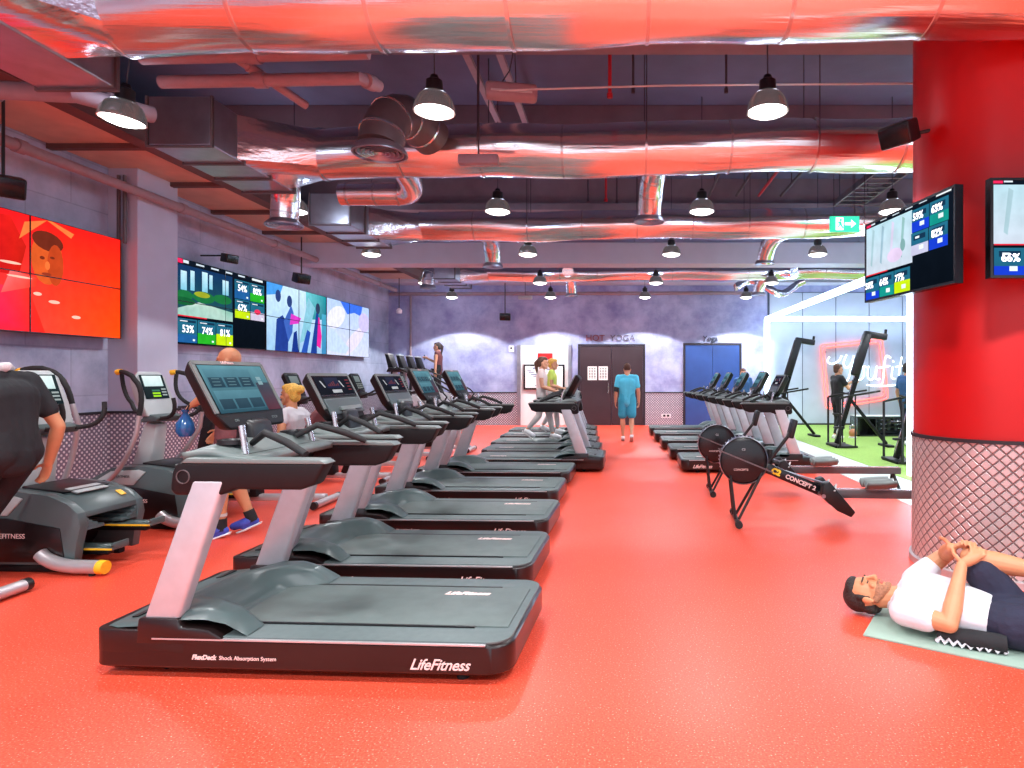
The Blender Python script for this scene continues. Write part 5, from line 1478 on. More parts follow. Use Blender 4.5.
# ---------------------------------------------------------------- people
def basis(up, face):
    u = V(up).normalized(); f = V(face); f = (f - u * f.dot(u)).normalized(); s = u.cross(f)     # s: the person's left
    return Matrix((s, f, u)).transposed()                                                       # columns: left, front, up
def hand_solids(mb, w, d, n, side, curl=.35, s=1.0):
    """palm and five fingers; d along the hand, n palm side, side towards the thumb"""
    w, d, n, side = V(w), V(d).normalized(), V(n), V(side)
    n = (n - d * n.dot(d)).normalized(); sd = (side - d * side.dot(d) - n * side.dot(n)).normalized()
    R = Matrix((sd, n, d)).transposed()
    mb.ell(w + d * .045 * s, (.040 * s, .017 * s, .058 * s), R, 12, 8)
    for k, (off, L) in enumerate(((.030, .070), (.010, .080), (-.010, .074), (-.030, .056))):
        b = w + d * .088 * s + sd * off * s
        d1 = (d * math.cos(curl) + n * math.sin(curl)); d2 = (d * math.cos(curl * 2.4) + n * math.sin(curl * 2.4))
        p1 = b + d1 * L * .5 * s; p2 = p1 + d2 * L * .5 * s
        mb.cap(b - d * .02 * s, .0095 * s, p1, .0088 * s, 8); mb.cap(p1, .0088 * s, p2, .0075 * s, 8)
    b = w + d * .025 * s + sd * .032 * s
    p1 = b + (d * .5 + sd * .75 + n * .2).normalized() * .036 * s; p2 = p1 + (d * .85 + sd * .3 + n * .35).normalized() * .034 * s
    mb.cap(b, .012 * s, p1, .0105 * s, 8); mb.cap(p1, .0105 * s, p2, .009 * s, 8)
def head_solids(mb, c, up, face, s=1.0):
    B = basis(up, face); c = V(c)
    def P(l, f, u): return c + B @ V((l * s, f * s, u * s))
    mb.ell(P(0, -.012, .025), (.076 * s, .096 * s, .098 * s), B)                  # skull
    mb.ell(P(0, .020, -.045), (.058 * s, .070 * s, .078 * s), B)                  # face
    mb.cap(P(-.022, .066, -.100), .020 * s, P(.022, .066, -.100), .020 * s)       # chin
    for q in (-1, 1):
        mb.cap(P(q * .056, .000, -.055), .020 * s, P(q * .028, .060, -.098), .018 * s)   # jaw
        mb.ell(P(q * .079, -.005, -.015), (.010 * s, .020 * s, .031 * s), B, 10, 8)      # ears
        mb.ell(P(q * .034, .070, -.030), (.022 * s, .016 * s, .016 * s), B, 10, 8)       # cheeks
        mb.cap(P(q * .012, .083, .022), .010 * s, P(q * .044, .072, .024), .009 * s)     # brow
    mb.cap(P(0, .086, .012), .009 * s, P(0, .108, -.032), .014 * s, 10)                  # nose
    mb.ell(P(0, .098, -.040), (.017 * s, .013 * s, .009 * s), B, 10, 8)
    mb.cap(P(-.018, .084, -.064), .0075 * s, P(.018, .084, -.064), .0075 * s, 8)         # lips
    mb.cap(P(-.015, .082, -.077), .008 * s, P(.015, .082, -.077), .008 * s, 8)
    return P, B
def lerp(a, b, t): return V(a) * (1 - t) + V(b) * t

def figure(name_label, J, skin='skin', top=('cloth_white', .45), bottom=('cloth_black', .6), hair=None, shoes='shoe_white', hairlen=0, s=1.0, vox=.010, hands=True, socks=None, loc=(0, 0, 0), girth=1.0, curl=.35):
    """J: joints in the place's coordinates.
       head, up, face, neck, sL sR eL eR wL wR, hL hR kL kR aL aR, tL tR (toes); tops: (material, sleeve share)"""
    t = thing('person', name_label, 'person', loc)
    L0 = V(loc)
    J = {k: (V(v) - L0 if k not in ('up', 'face') else V(v)) for k, v in J.items()}
    mb = MB()
    hc = (J['hL'] + J['hR']) / 2; sc = (J['sL'] + J['sR']) / 2
    P, B = head_solids(mb, J['head'], J['up'], J['face'], s)
    g = girth * s
    mb.cap(lerp(sc, J['neck'], .35), .064 * g, P(0, -.02, -.07), .053 * g)
    def torso(m, e, parts='all'):
        for q in 'LR':
            if parts == 'all':
                m.chain([lerp(hc, J['h' + q], .42), lerp(hc, sc, .5) * .62 + lerp(J['h' + q], J['s' + q], .5) * .38, lerp(sc, J['s' + q], .32) + (hc - sc) * .2], [.098 * g + e, .094 * g + e, .103 * g + e], 14)
            hp = lerp(hc, J['h' + q], .75); ch = lerp(sc, J['s' + q], .55) + (hc - sc) * .22
            if parts == 'all':
                wa = lerp(hp, ch, .45) * .88 + lerp(hc, sc, .45) * .12
                m.chain([hp, wa, ch], [.088 * g + e, .082 * g + e, .096 * g + e], 14)
                m.cap(ch, .080 * g + e, J['s' + q], .056 * g + e)
                m.cap(lerp(sc, J['neck'], .25), .058 * g + e, lerp(sc, J['s' + q], .8), .055 * g + e)
            else:
                m.chain([hp, hp + (sc - hc) * .22], [.094 * g + e, .088 * g + e], 14)
        if parts == 'all': m.chain([hc, lerp(hc, sc, .5), lerp(hc, sc, .82)], [.092 * g + e, .09 * g + e, .098 * g + e], 14)
        else: m.chain([hc, lerp(hc, sc, .2)], [.09 * g + e, .088 * g + e], 14)
    torso(mb, -.004)
    for q in 'LR':
        mb.chain([J['s' + q], lerp(J['s' + q], J['e' + q], .45), J['e' + q]], [.051 * g, .047 * g, .038 * g])
        mb.chain([J['e' + q], lerp(J['e' + q], J['w' + q], .3), J['w' + q]], [.038 * g, .040 * g, .027 * g])
        mb.chain([J['h' + q], lerp(J['h' + q], J['k' + q], .5), J['k' + q]], [.086 * g, .074 * g, .052 * g])
        mb.chain([J['k' + q], lerp(J['k' + q], J['a' + q], .3), lerp(J['k' + q], J['a' + q], .75), J['a' + q]], [.050 * g, .056 * g, .038 * g, .035 * g])
        mb.chain([J['a' + q] - V((0, 0, .03)) , J['t' + q]], [.038 * g, .026 * g])
        if hands:
            d = (J['w' + q] - J['e' + q]).normalized()
            thumb = J['face'] if abs(V(J['face']).dot(d)) < .8 else V((0, 0, 1))
            inner = (hc - J['w' + q]); 
            hand_solids(mb, J['w' + q], J.get('d' + q, L0 * 0 + d) if 'd' + q not in J else J['d' + q] + L0, inner, thumb, curl, s)
    body = fused(mb, 'body', M[skin], t, vox, 2)
    # eyes
    ey = MB()
    for q in (-1, 1): ey.ell(P(q * .032, .082, .000), (.011 * s, .007 * s, .007 * s), B, 8, 6)
    ey.build('eyes', M['hair_dark'], body)
    # clothing
    if top:
        m = MB(); torso(m, .012)
        m.chain([hc, hc + (hc - sc).normalized() * .05], [.112 * g, .11 * g], 14)
        for q in 'LR':
            if top[1] > 0:
                e1 = lerp(J['s' + q], J['e' + q], min(1, top[1]))
                m.chain([J['s' + q], e1], [.067 * g, .062 * g if top[1] < 1 else .052 * g])
                if top[1] > 1: m.chain([J['e' + q], lerp(J['e' + q], J['w' + q], top[1] - 1)], [.052 * g, .042 * g])
        fused(m, 'shirt', M[top[0]], t, vox * 1.1, 9)
    if bottom:
        m = MB(); torso(m, .016, 'low')
        for q in 'LR':
            sh = bottom[1]
            loose = .022 if sh < 1 else .010
            k1 = lerp(J['h' + q], J['k' + q], min(1, sh))
            m.chain([J['h' + q], k1], [.098 * g, (.074 + loose) * g if sh < 1 else .064 * g])
            if sh > 1: m.chain([J['k' + q], lerp(J['k' + q], J['a' + q], .3), lerp(J['k' + q], J['a' + q], sh - 1)], [.064 * g, .066 * g, .05 * g])
        fused(m, 'shorts' if sh < 1 else 'trousers', M[bottom[0]], t, vox * 1.1, 9)
    if shoes:
        for q in 'LR':
            m = MB(); a, to = J['a' + q], J['t' + q]
            fd = (to - a); dn = V((0, 0, -1))
            m.chain([a + V((0, 0, -.02)), lerp(a, to, .5) + V((0, 0, -.015)), to], [.048 * s, .046 * s, .036 * s])
            hb = a - fd.normalized() * .03 + V((0, 0, -.04)); m.cap(hb, .036 * s, lerp(a, to, .4) + V((0, 0, -.045)), .036 * s)
            sh = fused(m, 'shoe', M[shoes], t, .008, 2)
            f2 = V((fd.x, fd.y, fd.z)); 
            so = MB(); q0 = a - fd.normalized() * .055; q1 = to + fd.normalized() * .035
            lowz = min(v.co.z for v in sh.data.vertices)
            sd = fd.cross(V((0, 0, 1))).normalized()
            nn = sd.cross(fd.normalized()).normalized()
            base0 = V((q0.x, q0.y, 0)); base1 = V((q1.x, q1.y, 0))
            off = (a - nn * (.078 * s)); off2 = to - nn * (.038 * s)
            pts = [off - fd.normalized() * .05, lerp(off, off2, .5), off2 + fd.normalized() * .03]
            so.tube(pts, [.036 * s, .044 * s, .034 * s], 12, flat=1.0, up=tuple(nn))
            me_o = so.build('sole', M['shoe_white' if shoes != 'shoe_white' else 'cloth_grey'], sh)
            for v in me_o.data.vertices:
                c = v.co; dd = (c - off).dot(nn); v.co = c - nn * dd * .72
    if hair:
        m = MB()
        m.ell(P(0, -.030, .040), (.083 * s, .090 * s, .094 * s), B)
        m.ell(P(0, .020, .078), (.066 * s, .068 * s, .046 * s), B)
        if hairlen != -1: m.ell(P(0, -.06, -.02), (.072 * s, .055 * s, .07 * s), B)
        if hairlen == 1:      # tail
            m.chain([P(0, -.10, .05), P(0, -.145, .0), P(0, -.13, -.12), P(0, -.11, -.22)], [.034 * s, .036 * s, .03 * s, .014 * s])
        if hairlen == 2:      # bun
            m.ell(P(0, -.12, .06), (.05 * s, .05 * s, .05 * s), B)
        if hairlen == 3:      # full bob
            for q in (-1, 1): m.ell(P(q * .06, -.02, -.03), (.036 * s, .07 * s, .09 * s), B)
            m.ell(P(0, -.05, -.05), (.085 * s, .06 * s, .09 * s), B)
        fused(m, 'hair', M[hair], t, .008, 2)
    return t, J, P, B

def upright(x, y, z0, h, yaw, gait=.0, armL=None, armR=None, lean=0.0, side=.19, stance=.10):
    """joints of a standing / walking person; yaw is the direction faced"""
    f = V((math.cos(yaw), math.sin(yaw), 0)); l = V((-f.y, f.x, 0)); k = h / 1.75
    o = V((x, y, z0))
    def p(a, b, c): return o + f * (a * k) + l * (b * k) + V((0, 0, c * k))
    g = gait
    J = dict(up=(f * lean + V((0, 0, 1))), face=f, head=p(.03 + lean * .75, 0, 1.615), neck=p(.0 + lean * .6, 0, 1.47))
    for q, sg in (('L', 1), ('R', -1)):
        J['s' + q] = p(lean * .55, sg * side, 1.42); J['h' + q] = p(0, sg * stance, .93)
        st = g * sg
        J['k' + q] = p(st * .22 + .03 + abs(g) * .05, sg * stance, .50 + max(0, -st) * .02)
        J['a' + q] = p(st * .5 - (.08 if st < 0 else 0), sg * stance * .95, .10 + max(0, -st) * .25)
        a = J['a' + q]
        J['t' + q] = a + f * (.15 * k) + V((0, 0, -.055 * k - max(0, -st) * .14))
        arm = armL if q == 'L' else armR
        if arm is None:
            J['e' + q] = p(-st * .12 - .03, sg * (side + .06), 1.12); J['w' + q] = p(-st * .22 + .06, sg * (side + .07), .88)
        else:
            J['e' + q] = p(*arm[0]); J['w' + q] = p(*arm[1])
    return J

# man in cyan walking towards the brown door
J = upright(.16, 13.95, 0, 1.74, PI / 2, .22)
t, J2, P, B = figure('man seen from behind in a cyan T-shirt and teal shorts walking to the brown door', J, top=('cloth_cyan', .62), bottom=('cloth_teal', .78), hair='hair_brown', hairlen=-1, shoes='shoe_white', loc=(.16, 13.95, 0), girth=1.08)
m = MB(); q = lerp(J2['sL'], J2['eL'], .86); d = (J2['eL'] - J2['sL']).normalized()
m.tube([q - d * .06, q + d * .06], .056, 14).build('arm_band', M['cloth_black'], t)

# person in black at the left edge
J = upright(-4.13, 4.28, .0, 1.74, PI, .0, side=.20, armL=((.08, .27, 1.10), (.22, .24, .86)), armR=((-.03, -.30, 1.09), (.06, -.32, .82)), lean=.18)
for _k, _d in (('hL', -.03), ('hR', -.03), ('kL', -.30), ('kR', -.26), ('aL', -.50), ('aR', -.42), ('tL', -.50), ('tR', -.42)): J[_k] = J[_k] + V((_d, 0, 0))
J['head'] = J['head'] + V((-.14, -.02, -.03)); J['neck'] = J['neck'] + V((-.05, 0, 0))
t, J2, P, B = figure('person in black with a white towel round the neck, cut by the left edge', J, skin='skin_tan', top=('cloth_black', .62), bottom=('cloth_black', 1.85), hair='hair_dark', hairlen=0, shoes='shoe_white', loc=(-4.13, 4.28, 0), girth=1.12, vox=.009)
m = MB(); nk = J2['neck']
m.tube([nk + V((-.16, .12, -.16)), nk + V((-.11, .10, -.02)), nk + V((.0, .10, .035)), nk + V((.085, .0, .045)), nk + V((.0, -.105, .035)), nk + V((-.11, -.11, -.03)), nk + V((-.16, -.12, -.18))], [.045, .05, .052, .056, .052, .05, .04], 12, flat=.55)
o = m.build('towel', M['towel']); o.location = (-4.13, 4.28, 0)
tag(o, 'white towel round the neck of the person in black', 'towel')

# bald person behind the nearest treadmill, holding a blue bag
J = upright(-3.54, 5.72, .0, 1.72, PI * 1.09, .12, side=.19, armL=((.14, .22, 1.30), (.28, .10, 1.22)), armR=((-.02, -.26, 1.12), (.16, -.24, .95)))
t, J2, P, B = figure('bald person in a maroon top and blue shoes standing behind the nearest treadmill', J, skin='skin_tan', top=('cloth_maroon', .5), bottom=('cloth_maroon', .8), hair=None, shoes='shoe_blue', loc=(-3.54, 5.72, 0), girth=1.08, vox=.008)
m = MB()
for q in 'LR':
    a = lerp(J2['kL' if q == 'L' else 'kR'], J2['a' + q], .93); d = (J2['a' + q] - J2['k' + q]).normalized()
    m.tube([a - d * .05, a + d * .06], .047, 14)
m.build('ankle_socks', M['cloth_black'], t)
m = MB(); a = lerp(J2['kL'], J2['aL'], .72); d = (J2['aL'] - J2['kL']).normalized()
m.tube([a - d * .012, a + d * .012], .049, 14).build('leg_band', M['cloth_grey'], t)
w = J2['wL'] + V((-3.54, 5.72, 0))
bag = thing('gym_bag', 'shiny dark blue drawstring bag held by the bald person', 'bag', w + V((-.05, -.03, -.185)))
MB().lathe([(0, -.10), (.05, -.095), (.075, -.05), (.07, .02), (.035, .08), (.02, .11), (.035, .14)], (0, 0, 0), 20).build('sack', M['blue_gloss'], bag)
MB().tube([(0, 0, .11), (.02, .0, .15), (.03, .01, .18)], .008, 6).build('cord', M['cloth_black'], bag)

# blond person on the recumbent bike, seen from behind (faces the left wall)
bx, by = -3.67, 7.05
J = dict(up=(0, 0, 1), face=(-1, .1, 0), head=(bx - .04, by, 1.24), neck=(bx - .02, by, 1.10),
         sL=(bx - .02, by - .19, 1.03), sR=(bx - .02, by + .19, 1.03), eL=(bx + .02, by - .30, .82), eR=(bx + .10, by + .34, .86),
         wL=(bx - .16, by - .27, .70), wR=(bx - .05, by + .36, .70), hL=(bx - .02, by - .11, .70), hR=(bx - .02, by + .11, .70),
         kL=(bx - .44, by - .13, .76), kR=(bx - .42, by + .13, .64), aL=(bx - .62, by - .14, .42), aR=(bx - .75, by + .14, .30), tL=(bx - .76, by - .14, .46), tR=(bx - .90, by + .14, .36))
t, J2, P, B = figure('blond person in a white patterned top and navy flowered leggings on the recumbent bike', J, skin='skin_tan', top=('cloth_white', .35), bottom=('cloth_navy', 1.7), hair='hair_blond', hairlen=2, shoes='shoe_white', loc=(bx, by, 0), vox=.009)
fl = MB()
for (dx, dy, dz) in ((-.16, -.205, .74), (-.21, -.2, .77), (-.02, -.215, .72)):
    fl.ell((dx, dy, dz), (.035, .012, .028))
fl.build('flower_print', M['sign_red'], t)

# woman on the farthest stair climber, holding a phone
wx, wy = -5.10, 17.6
J = upright(wx, wy, .74, 1.66, PI, .12, side=.16, armL=((.02, .22, 1.10), (.02, .23, .86)), armR=((.14, -.18, 1.16), (.34, -.10, 1.26)))
t, J2, P, B = figure('woman with dark hair in a dark sleeveless top high on a stair climber', J, top=('cloth_maroon', 0), bottom=('cloth_black', 1.85), hair='hair_dark', hairlen=1, shoes='shoe_white', loc=(wx, wy, 0), girth=.95)
w = J2['wR'] + V((wx, wy, 0))
ph = thing('phone', 'dark phone in the hand of the woman on the stair climber', 'phone', w + V((-.09, .0, .04)))
MB().bx(-.01, .0, -.04, .04, -.075, .075).build('case', M['panel_black'], ph, bevel=.003); MB().bx(.0005, .002, -.035, .035, -.068, .068).build('display', M['cloth_blue'], ph, smooth=False)

# couple on the middle treadmills
J = upright(-1.53, 12.27, .21, 1.62, 0, .45, side=.16, armR=((.03, -.20, 1.12), (.30, -.16, 1.02)), armL=((.0, .20, 1.12), (.26, .16, 1.04)))
figure('woman with a dark ponytail in pale pink walking on a treadmill of the middle group', J, top=('cloth_pink', .3), bottom=('cloth_grey', 1.8), hair='hair_brown', hairlen=1, shoes='shoe_white', loc=(-1.53, 12.27, 0), girth=.95)
J = upright(-1.48, 13.62, .21, 1.62, 0, -.3, side=.16, armR=((.02, -.20, 1.12), (.27, -.16, 1.05)), armL=((.0, .20, 1.12), (.26, .16, 1.04)))
figure('person in a lime top on the treadmill behind the woman in pink', J, top=('cloth_lime', .45), bottom=('cloth_grey', 1.8), hair='hair_blond', hairlen=0, shoes='shoe_white', loc=(-1.48, 13.62, 0), girth=.95)

# person beyond the right row
J = upright(3.32, 16.9, 0, 1.66, -PI / 2, .0)
figure('person in a blue top and pale trousers standing beyond the right treadmill row', J, top=('cloth_blue', .6), bottom=('cloth_white', 1.8), hair='hair_brown', hairlen=0, shoes='shoe_white', loc=(3.32, 16.9, 0))

# two trainers on the turf
J = upright(4.92, 14.2, .012, 1.72, .15, .06, armR=((.16, -.22, 1.18), (.38, -.12, 1.30)), armL=((.16, .22, 1.18), (.40, .10, 1.32)))
t, J2, P, B = figure('trainer in black with a white trouser stripe, arms raised, on the turf', J, top=('cloth_black', .55), bottom=('cloth_black', 1.85), hair='hair_brown', hairlen=0, shoes='shoe_white', loc=(4.92, 14.2, 0))
m = MB()
off = V((math.sin(.15), -math.cos(.15), 0))
m.tube([J2['hR'] + off * .106, J2['kR'] + off * .072, lerp(J2['kR'], J2['aR'], .3) + off * .072, lerp(J2['kR'], J2['aR'], .85) + off * .052], .016, 8).build('white_stripe', M['cloth_white'], t)
J = upright(5.95, 13.0, .012, 1.72, .3, .05, armR=((.12, -.25, 1.14), (.30, -.18, 1.18)))
figure('trainer with dark hair in dark blue clothes on the turf beside the red pillar', J, top=('cloth_blue', .6), bottom=('cloth_navy', 1.85), hair='hair_dark', hairlen=0, shoes='shoe_white', loc=(5.95, 13.0, 0))

# ---------------------------------------------------------------- man lying on the mat, hugging one knee
ax = V((.845, -.535, 0)); lt = V((.535, .845, 0))       # along the body towards the feet; towards the far side
H0 = V((1.50, 3.80, 0))
def q(a, l, z): return H0 + ax * a + lt * l + V((0, 0, z))
mt = thing('exercise_mat', 'grey green exercise mat under the man lying by the red pillar', 'mat', tuple(q(.9, -.02, 0)), math.atan2(ax.y, ax.x))
MB().bx(-.86, 1.0, -.32, .30, 0, .012).build('foam_sheet', M['mat_green'], mt, bevel=.004)
man = thing('person', 'dark haired man in white T-shirt and navy shorts lying on a mat, hugging his knee', 'person', tuple(q(0, 0, 0)))
O = q(0, 0, 0)
hd = q(0, 0, .135); up_h = (-ax * .98 + V((0, 0, .08))); fc = (V((0, 0, 1)) - lt * .12 - ax * .05)
neck = q(.155, 0, .12)
sN, sF = q(.225, -.185, .125), q(.235, .19, .20)
eN, wN = q(.46, -.25, .125), V((1.905, 3.50, .385))
eF, wF = q(.40, .30, .36), V((1.915, 3.63, .455))
hN, hF = q(.74, -.10, .125), q(.74, .11, .14)
kF = V((2.00, 3.57, .415)); aF = V((2.40, 3.44, .36)); tF = aF + V((.12, -.04, .14))
kN = q(1.16, -.13, .20); aN = q(1.56, -.14, .10); tN = aN + V((.06, -.04, .14))
J = {k: v - O for k, v in dict(head=hd, neck=neck, sN=sN, sF=sF, eN=eN, wN=wN, eF=eF, wF=wF, hN=hN, hF=hF, kN=kN, kF=kF, aN=aN, aF=aF, tN=tN, tF=tF).items()}
mb = MB()
P, B = head_solids(mb, J['head'], up_h, fc, 1.06)
mb.cap(lerp(J['sN'], J['sF'], .5) + V((0, 0, -.0)), .066, P(0, -.01, -.075), .058)
sc_, hc_ = lerp(J['sN'], J['sF'], .5), lerp(J['hN'], J['hF'], .5)
def man_torso(m, e):
    for w_, h_ in (('sN', 'hN'), ('sF', 'hF')):
        ch = lerp(sc_, J[w_], .5) + (hc_ - sc_) * .22; hp = lerp(hc_, J[h_], .7)
        m.chain([ch, lerp(ch, hp, .5), hp], [.098 + e, .09 + e, .092 + e], 16)
        m.cap(ch, .085 + e, J[w_], .060 + e)
        m.cap(lerp(sc_, J['neck'], .2), .06 + e, lerp(sc_, J[w_], .8), .056 + e)
    m.chain([lerp(sc_, hc_, .1) + V((0, 0, .015)), lerp(sc_, hc_, .4) + V((0, 0, .02)), hc_], [.102 + e, .102 + e, .095 + e], 16)
man_torso(mb, -.006)
for s_, e_, w_ in (('sN', 'eN', 'wN'), ('sF', 'eF', 'wF')):
    mb.chain([J[s_], lerp(J[s_], J[e_], .5) + V((0, 0, .006)), J[e_]], [.058, .056, .045], 14)
    mb.chain([J[e_], lerp(J[e_], J[w_], .3), lerp(J[e_], J[w_], .7), J[w_]], [.045, .050, .038, .030], 14)
for h_, k_, a_, t_ in (('hN', 'kN', 'aN', 'tN'), ('hF', 'kF', 'aF', 'tF')):
    mb.chain([J[h_], lerp(J[h_], J[k_], .5), J[k_]], [.092, .082, .060], 16)
    mb.chain([J[k_], lerp(J[k_], J[a_], .3), lerp(J[k_], J[a_], .75), J[a_]], [.056, .062, .044, .038], 16)
    mb.chain([J[a_], lerp(J[a_], J[t_], .5), J[t_]], [.040, .036, .026])
# clasped hands over the knee: each finger bent round the shin
shin = (J['aF'] - J['kF']).normalized()
def clasp(w, knuckle, over, side, spread, thumb):
    w, knuckle = V(w), V(knuckle)
    d = (knuckle - w).normalized()
    R = Matrix((V(side).normalized(), d.cross(V(side)).normalized(), d)).transposed()
    mb.ell(lerp(w, knuckle, .58), (.043, .022, .062), R, 14, 10)
    for k, (o_, L) in enumerate(((.033, .078), (.011, .086), (-.011, .080), (-.032, .062))):
        b = knuckle + V(side) * o_ * spread
        p1 = b + V(over[0]).normalized() * L * .42; p2 = p1 + V(over[1]).normalized() * L * .34; p3 = p2 + V(over[2]).normalized() * L * .26
        mb.cap(b - d * .018, .0105, b, .0105, 8); mb.cap(b, .0105, p1, .0098, 8); mb.cap(p1, .0098, p2, .009, 8); mb.cap(p2, .009, p3, .0078, 8)
    b = lerp(w, knuckle, .35) + V(side) * .038; p1 = b + V(thumb[0]).normalized() * .042; p2 = p1 + V(thumb[1]).normalized() * .034
    mb.cap(b, .014, p1, .0115, 8); mb.cap(p1, .0115, p2, .0095, 8)
far = lt; near = -lt
clasp(J['wN'], J['kF'] + near * .062 + shin * .035 + V((0, 0, .045)), (far * .8 + V((0, 0, .6)), far * 1.0 + V((0, 0, .05)), far * .9 + V((0, 0, -.5))), -shin, 1.0, (V((0, 0, .7)) - shin * .7 + far * .3, far * .7 + V((0, 0, .5)) - shin * .3))
clasp(J['wF'], J['kF'] + far * .045 - shin * .015 + V((0, 0, .066)), (near * .8 + V((0, 0, .45)), near + V((0, 0, .0)), near * .9 + V((0, 0, -.5))), -shin, 1.0, (V((0, 0, .75)) - shin * .8, near * .6 - shin * .5 + V((0, 0, .3))))
body = fused(mb, 'body', M['skin_tan'], man, .0045, 2)
# face details
ey = MB()
for s_ in (-1, 1): ey.tube([P(s_ * .020, .0835, -.001), P(s_ * .032, .0850, -.004), P(s_ * .045, .0790, -.002)], .0032, 8)
ey.build('closed_eyelids', M['hair_dark'], body)
ey = MB()
for s_ in (-1, 1): ey.cap(P(s_ * .016, .094, .026), .0055, P(s_ * .048, .080, .026), .0045, 8)
ey.build('eyebrows', M['hair_dark'], body)
m = MB(); m.cap(P(-.020, .090, -.067), .0055, P(.020, .090, -.067), .0055, 8); m.cap(P(-.016, .088, -.075), .006, P(.016, .088, -.075), .006, 8)
m.build('lips', M['lip'], body)
m = MB(); m.ell(P(0, -.034, .044), (.082 * 1.06, .088 * 1.06, .090 * 1.06), B); m.ell(P(0, .012, .084), (.064 * 1.06, .066 * 1.06, .042 * 1.06), B); m.ell(P(0, -.066, -.022), (.070 * 1.06, .048, .066), B)
for s_ in (-1, 1): m.cap(P(s_ * .072, -.002, .03), .017, P(s_ * .070, .006, -.02), .011)
fused(m, 'hair', M['hair_dark'], man, .006, 2)
stub = material('stubble', S(158, 106, 78), .7, noise=.3, nscale=90)
m = MB()
m.cap(P(-.022, .068, -.102), .0212, P(.022, .068, -.102), .0212)
for s_ in (-1, 1): m.cap(P(s_ * .0575, .000, -.055), .0208, P(s_ * .029, .061, -.099), .0192)
m.cap(P(-.022, .089, -.055), .006, P(.022, .089, -.055), .006)
m.ell(P(0, .0205, -.058), (.0592 * 1.06, .0700 * 1.06, .0705 * 1.06), B)
fused(m, 'stubble', stub, man, .005, 1)
# T-shirt
m = MB(); man_torso(m, .012)
m.cap(J['sN'], .076, lerp(J['sN'], J['eN'], .50), .074, 14); m.cap(J['sF'], .074, lerp(J['sF'], J['eF'], .45), .070, 14)
m.cap(lerp(sc_, J['neck'], .35), .072, lerp(sc_, J['neck'], 1.0), .066)
m.cap(hc_ - (hc_ - sc_) * .1 + near * .07, .10, hc_ - (hc_ - sc_) * .02 + near * .03, .10)
shirt = fused(m, 'shirt', M['cloth_white'], man, .007, 4)
m = MB(); a0 = neck - O + ax * .015; Rn = .064
m.tube([a0 + near * .055 + V((0, 0, -.05)), a0 + near * .062 + V((0, 0, .0)), a0 + near * .045 + V((0, 0, .045))], [.016, .018, .012], 8)
m.build('collar_patch', M['cloth_black'], shirt)
# dark side panel of the shirt with pale zigzag
m = MB(); s0 = q(.40, -.215, .055) - O; s1 = q(.72, -.20, .06) - O
m.tube([s0, lerp(s0, s1, .5) + near * .012, s1], [.035, .052, .05], 12)
m.build('side_panel', M['cloth_black'], shirt)
pts = []
for k in range(17):
    c = lerp(s0, s1, k / 16.0) + near * (.030 + .016 * math.sin(k / 16.0 * PI)) + V((0, 0, -.024 + (.017 if k % 2 else -.010)))
    pts.append(c)
MB().tube(pts, .013, 6).build('zigzag_trim', M['cloth_white'], shirt)
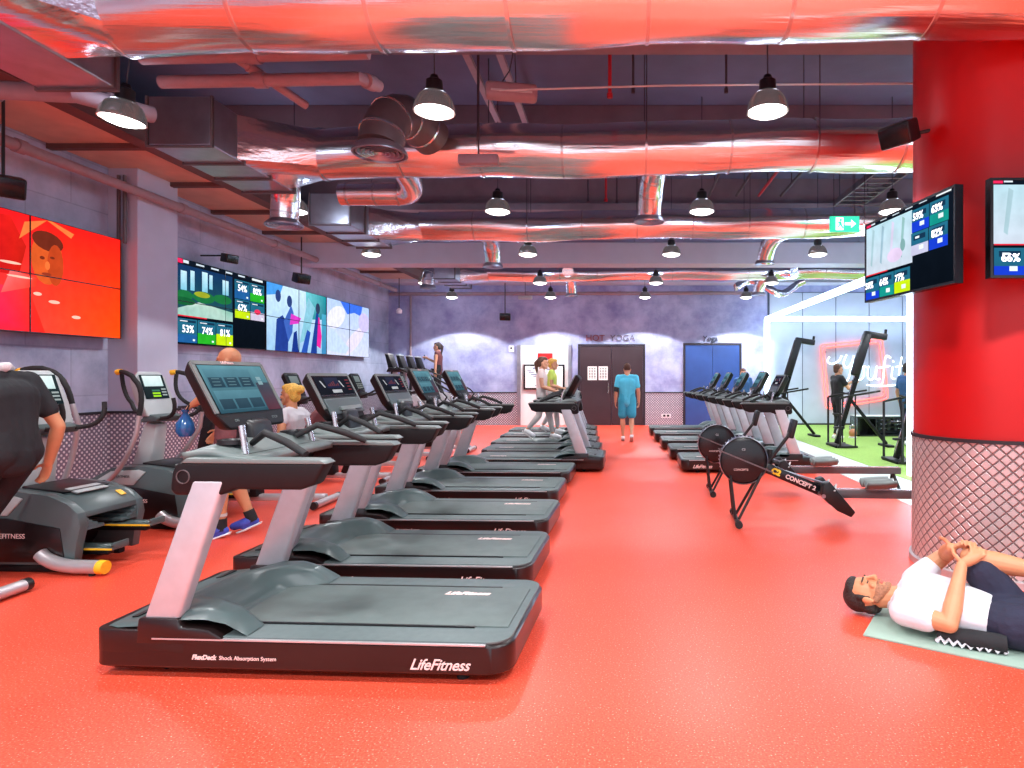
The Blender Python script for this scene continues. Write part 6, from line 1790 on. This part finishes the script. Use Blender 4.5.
# shorts
m = MB()
m.chain([lerp(hc_, sc_, .16), hc_ + ax * .06], [.118, .122], 16)
for h_ in ('hN', 'hF'): m.chain([lerp(hc_, J[h_], .8) - ax * .06, J[h_] + ax * .05], [.112, .115], 16)
m.chain([J['hF'], lerp(J['hF'], J['kF'], .72)], [.116, .098], 16)
m.chain([J['hN'], lerp(J['hN'], J['kN'], .85)], [.116, .10], 16)
fused(m, 'shorts', M['cloth_navy'], man, .007, 3)
for a_, t_ in (('aN', 'tN'), ('aF', 'tF')):
    m = MB(); fd = (J[t_] - J[a_]).normalized(); dn = (J[a_] - J['k' + a_[1]]).normalized()
    m.chain([J[a_] + dn * .02, lerp(J[a_], J[t_], .5) + dn * .02, J[t_]], [.05, .047, .036]); m.cap(J[a_] - fd * .03 + dn * .03, .036, J[t_] + dn * .01, .03)
    fused(m, 'shoe', M['shoe_white'], man, .008, 2)
SPOT_W, FILL_W, WORLD, EXPOSURE = 255.0, 14.0, 1.3, 0.34
# ---------------------------------------------------------------- light and camera
for i, p in enumerate(lamp_spots):
    l = bpy.data.lights.new('lamp_light', 'SPOT'); l.energy = SPOT_W * (2.5 if p[1] > 16 else 1.0); l.spot_size = math.radians(122); l.spot_blend = .12
    l.shadow_soft_size = .12; l.color = (.96, .98, 1.0)
    o = bpy.data.objects.new('lamp_light', l); COL.objects.link(o); o.location = (p[0], p[1], p[2] - .03)
    l = bpy.data.lights.new('lamp_glow_and_fill', 'POINT'); l.energy = FILL_W * ((.5 if p[1] < 6 else 1.4) * (1.8 if p[0] < -4 and p[1] > 0 else 1)); l.shadow_soft_size = .2; l.color = (.70, .80, 1.0) if p[1] < 6 or p[0] < -4 else (.55, .70, 1.0)  # added bluish point fill round each bell, brightening ceiling and left wall
    o = bpy.data.objects.new('lamp_glow_and_fill', l); COL.objects.link(o); o.location = (p[0], p[1], p[2] + .14)
w = bpy.data.worlds.new('ambient_fill'); SC.world = w; w.use_nodes = True  # even ambient fill, added; enters by the open side behind the camera
bg = w.node_tree.nodes['Background']; bg.inputs['Color'].default_value = (.80, .86, 1.0, 1); bg.inputs['Strength'].default_value = WORLD
cam = bpy.data.cameras.new('camera'); co = bpy.data.objects.new('camera', cam); COL.objects.link(co)
co.location = (0, 0, 1.45); co.rotation_euler = (PI / 2, 0, 0)
cam.sensor_width = 36; cam.lens = 627 / 1024 * 36
cam.shift_x = -108 / 1024; cam.shift_y = -8 / 1024
cam.clip_start = .05; cam.clip_end = 100
SC.camera = co
vs = SC.view_settings
vs.view_transform = 'Standard'; vs.look = 'None'; vs.gamma = 1; vs.use_curve_mapping = False; vs.exposure = EXPOSURE
SC.cycles.use_denoising = True
SC.cycles.max_bounces = 10; SC.cycles.diffuse_bounces = 5; SC.cycles.glossy_bounces = 5
SC.cycles.sample_clamp_indirect = 8
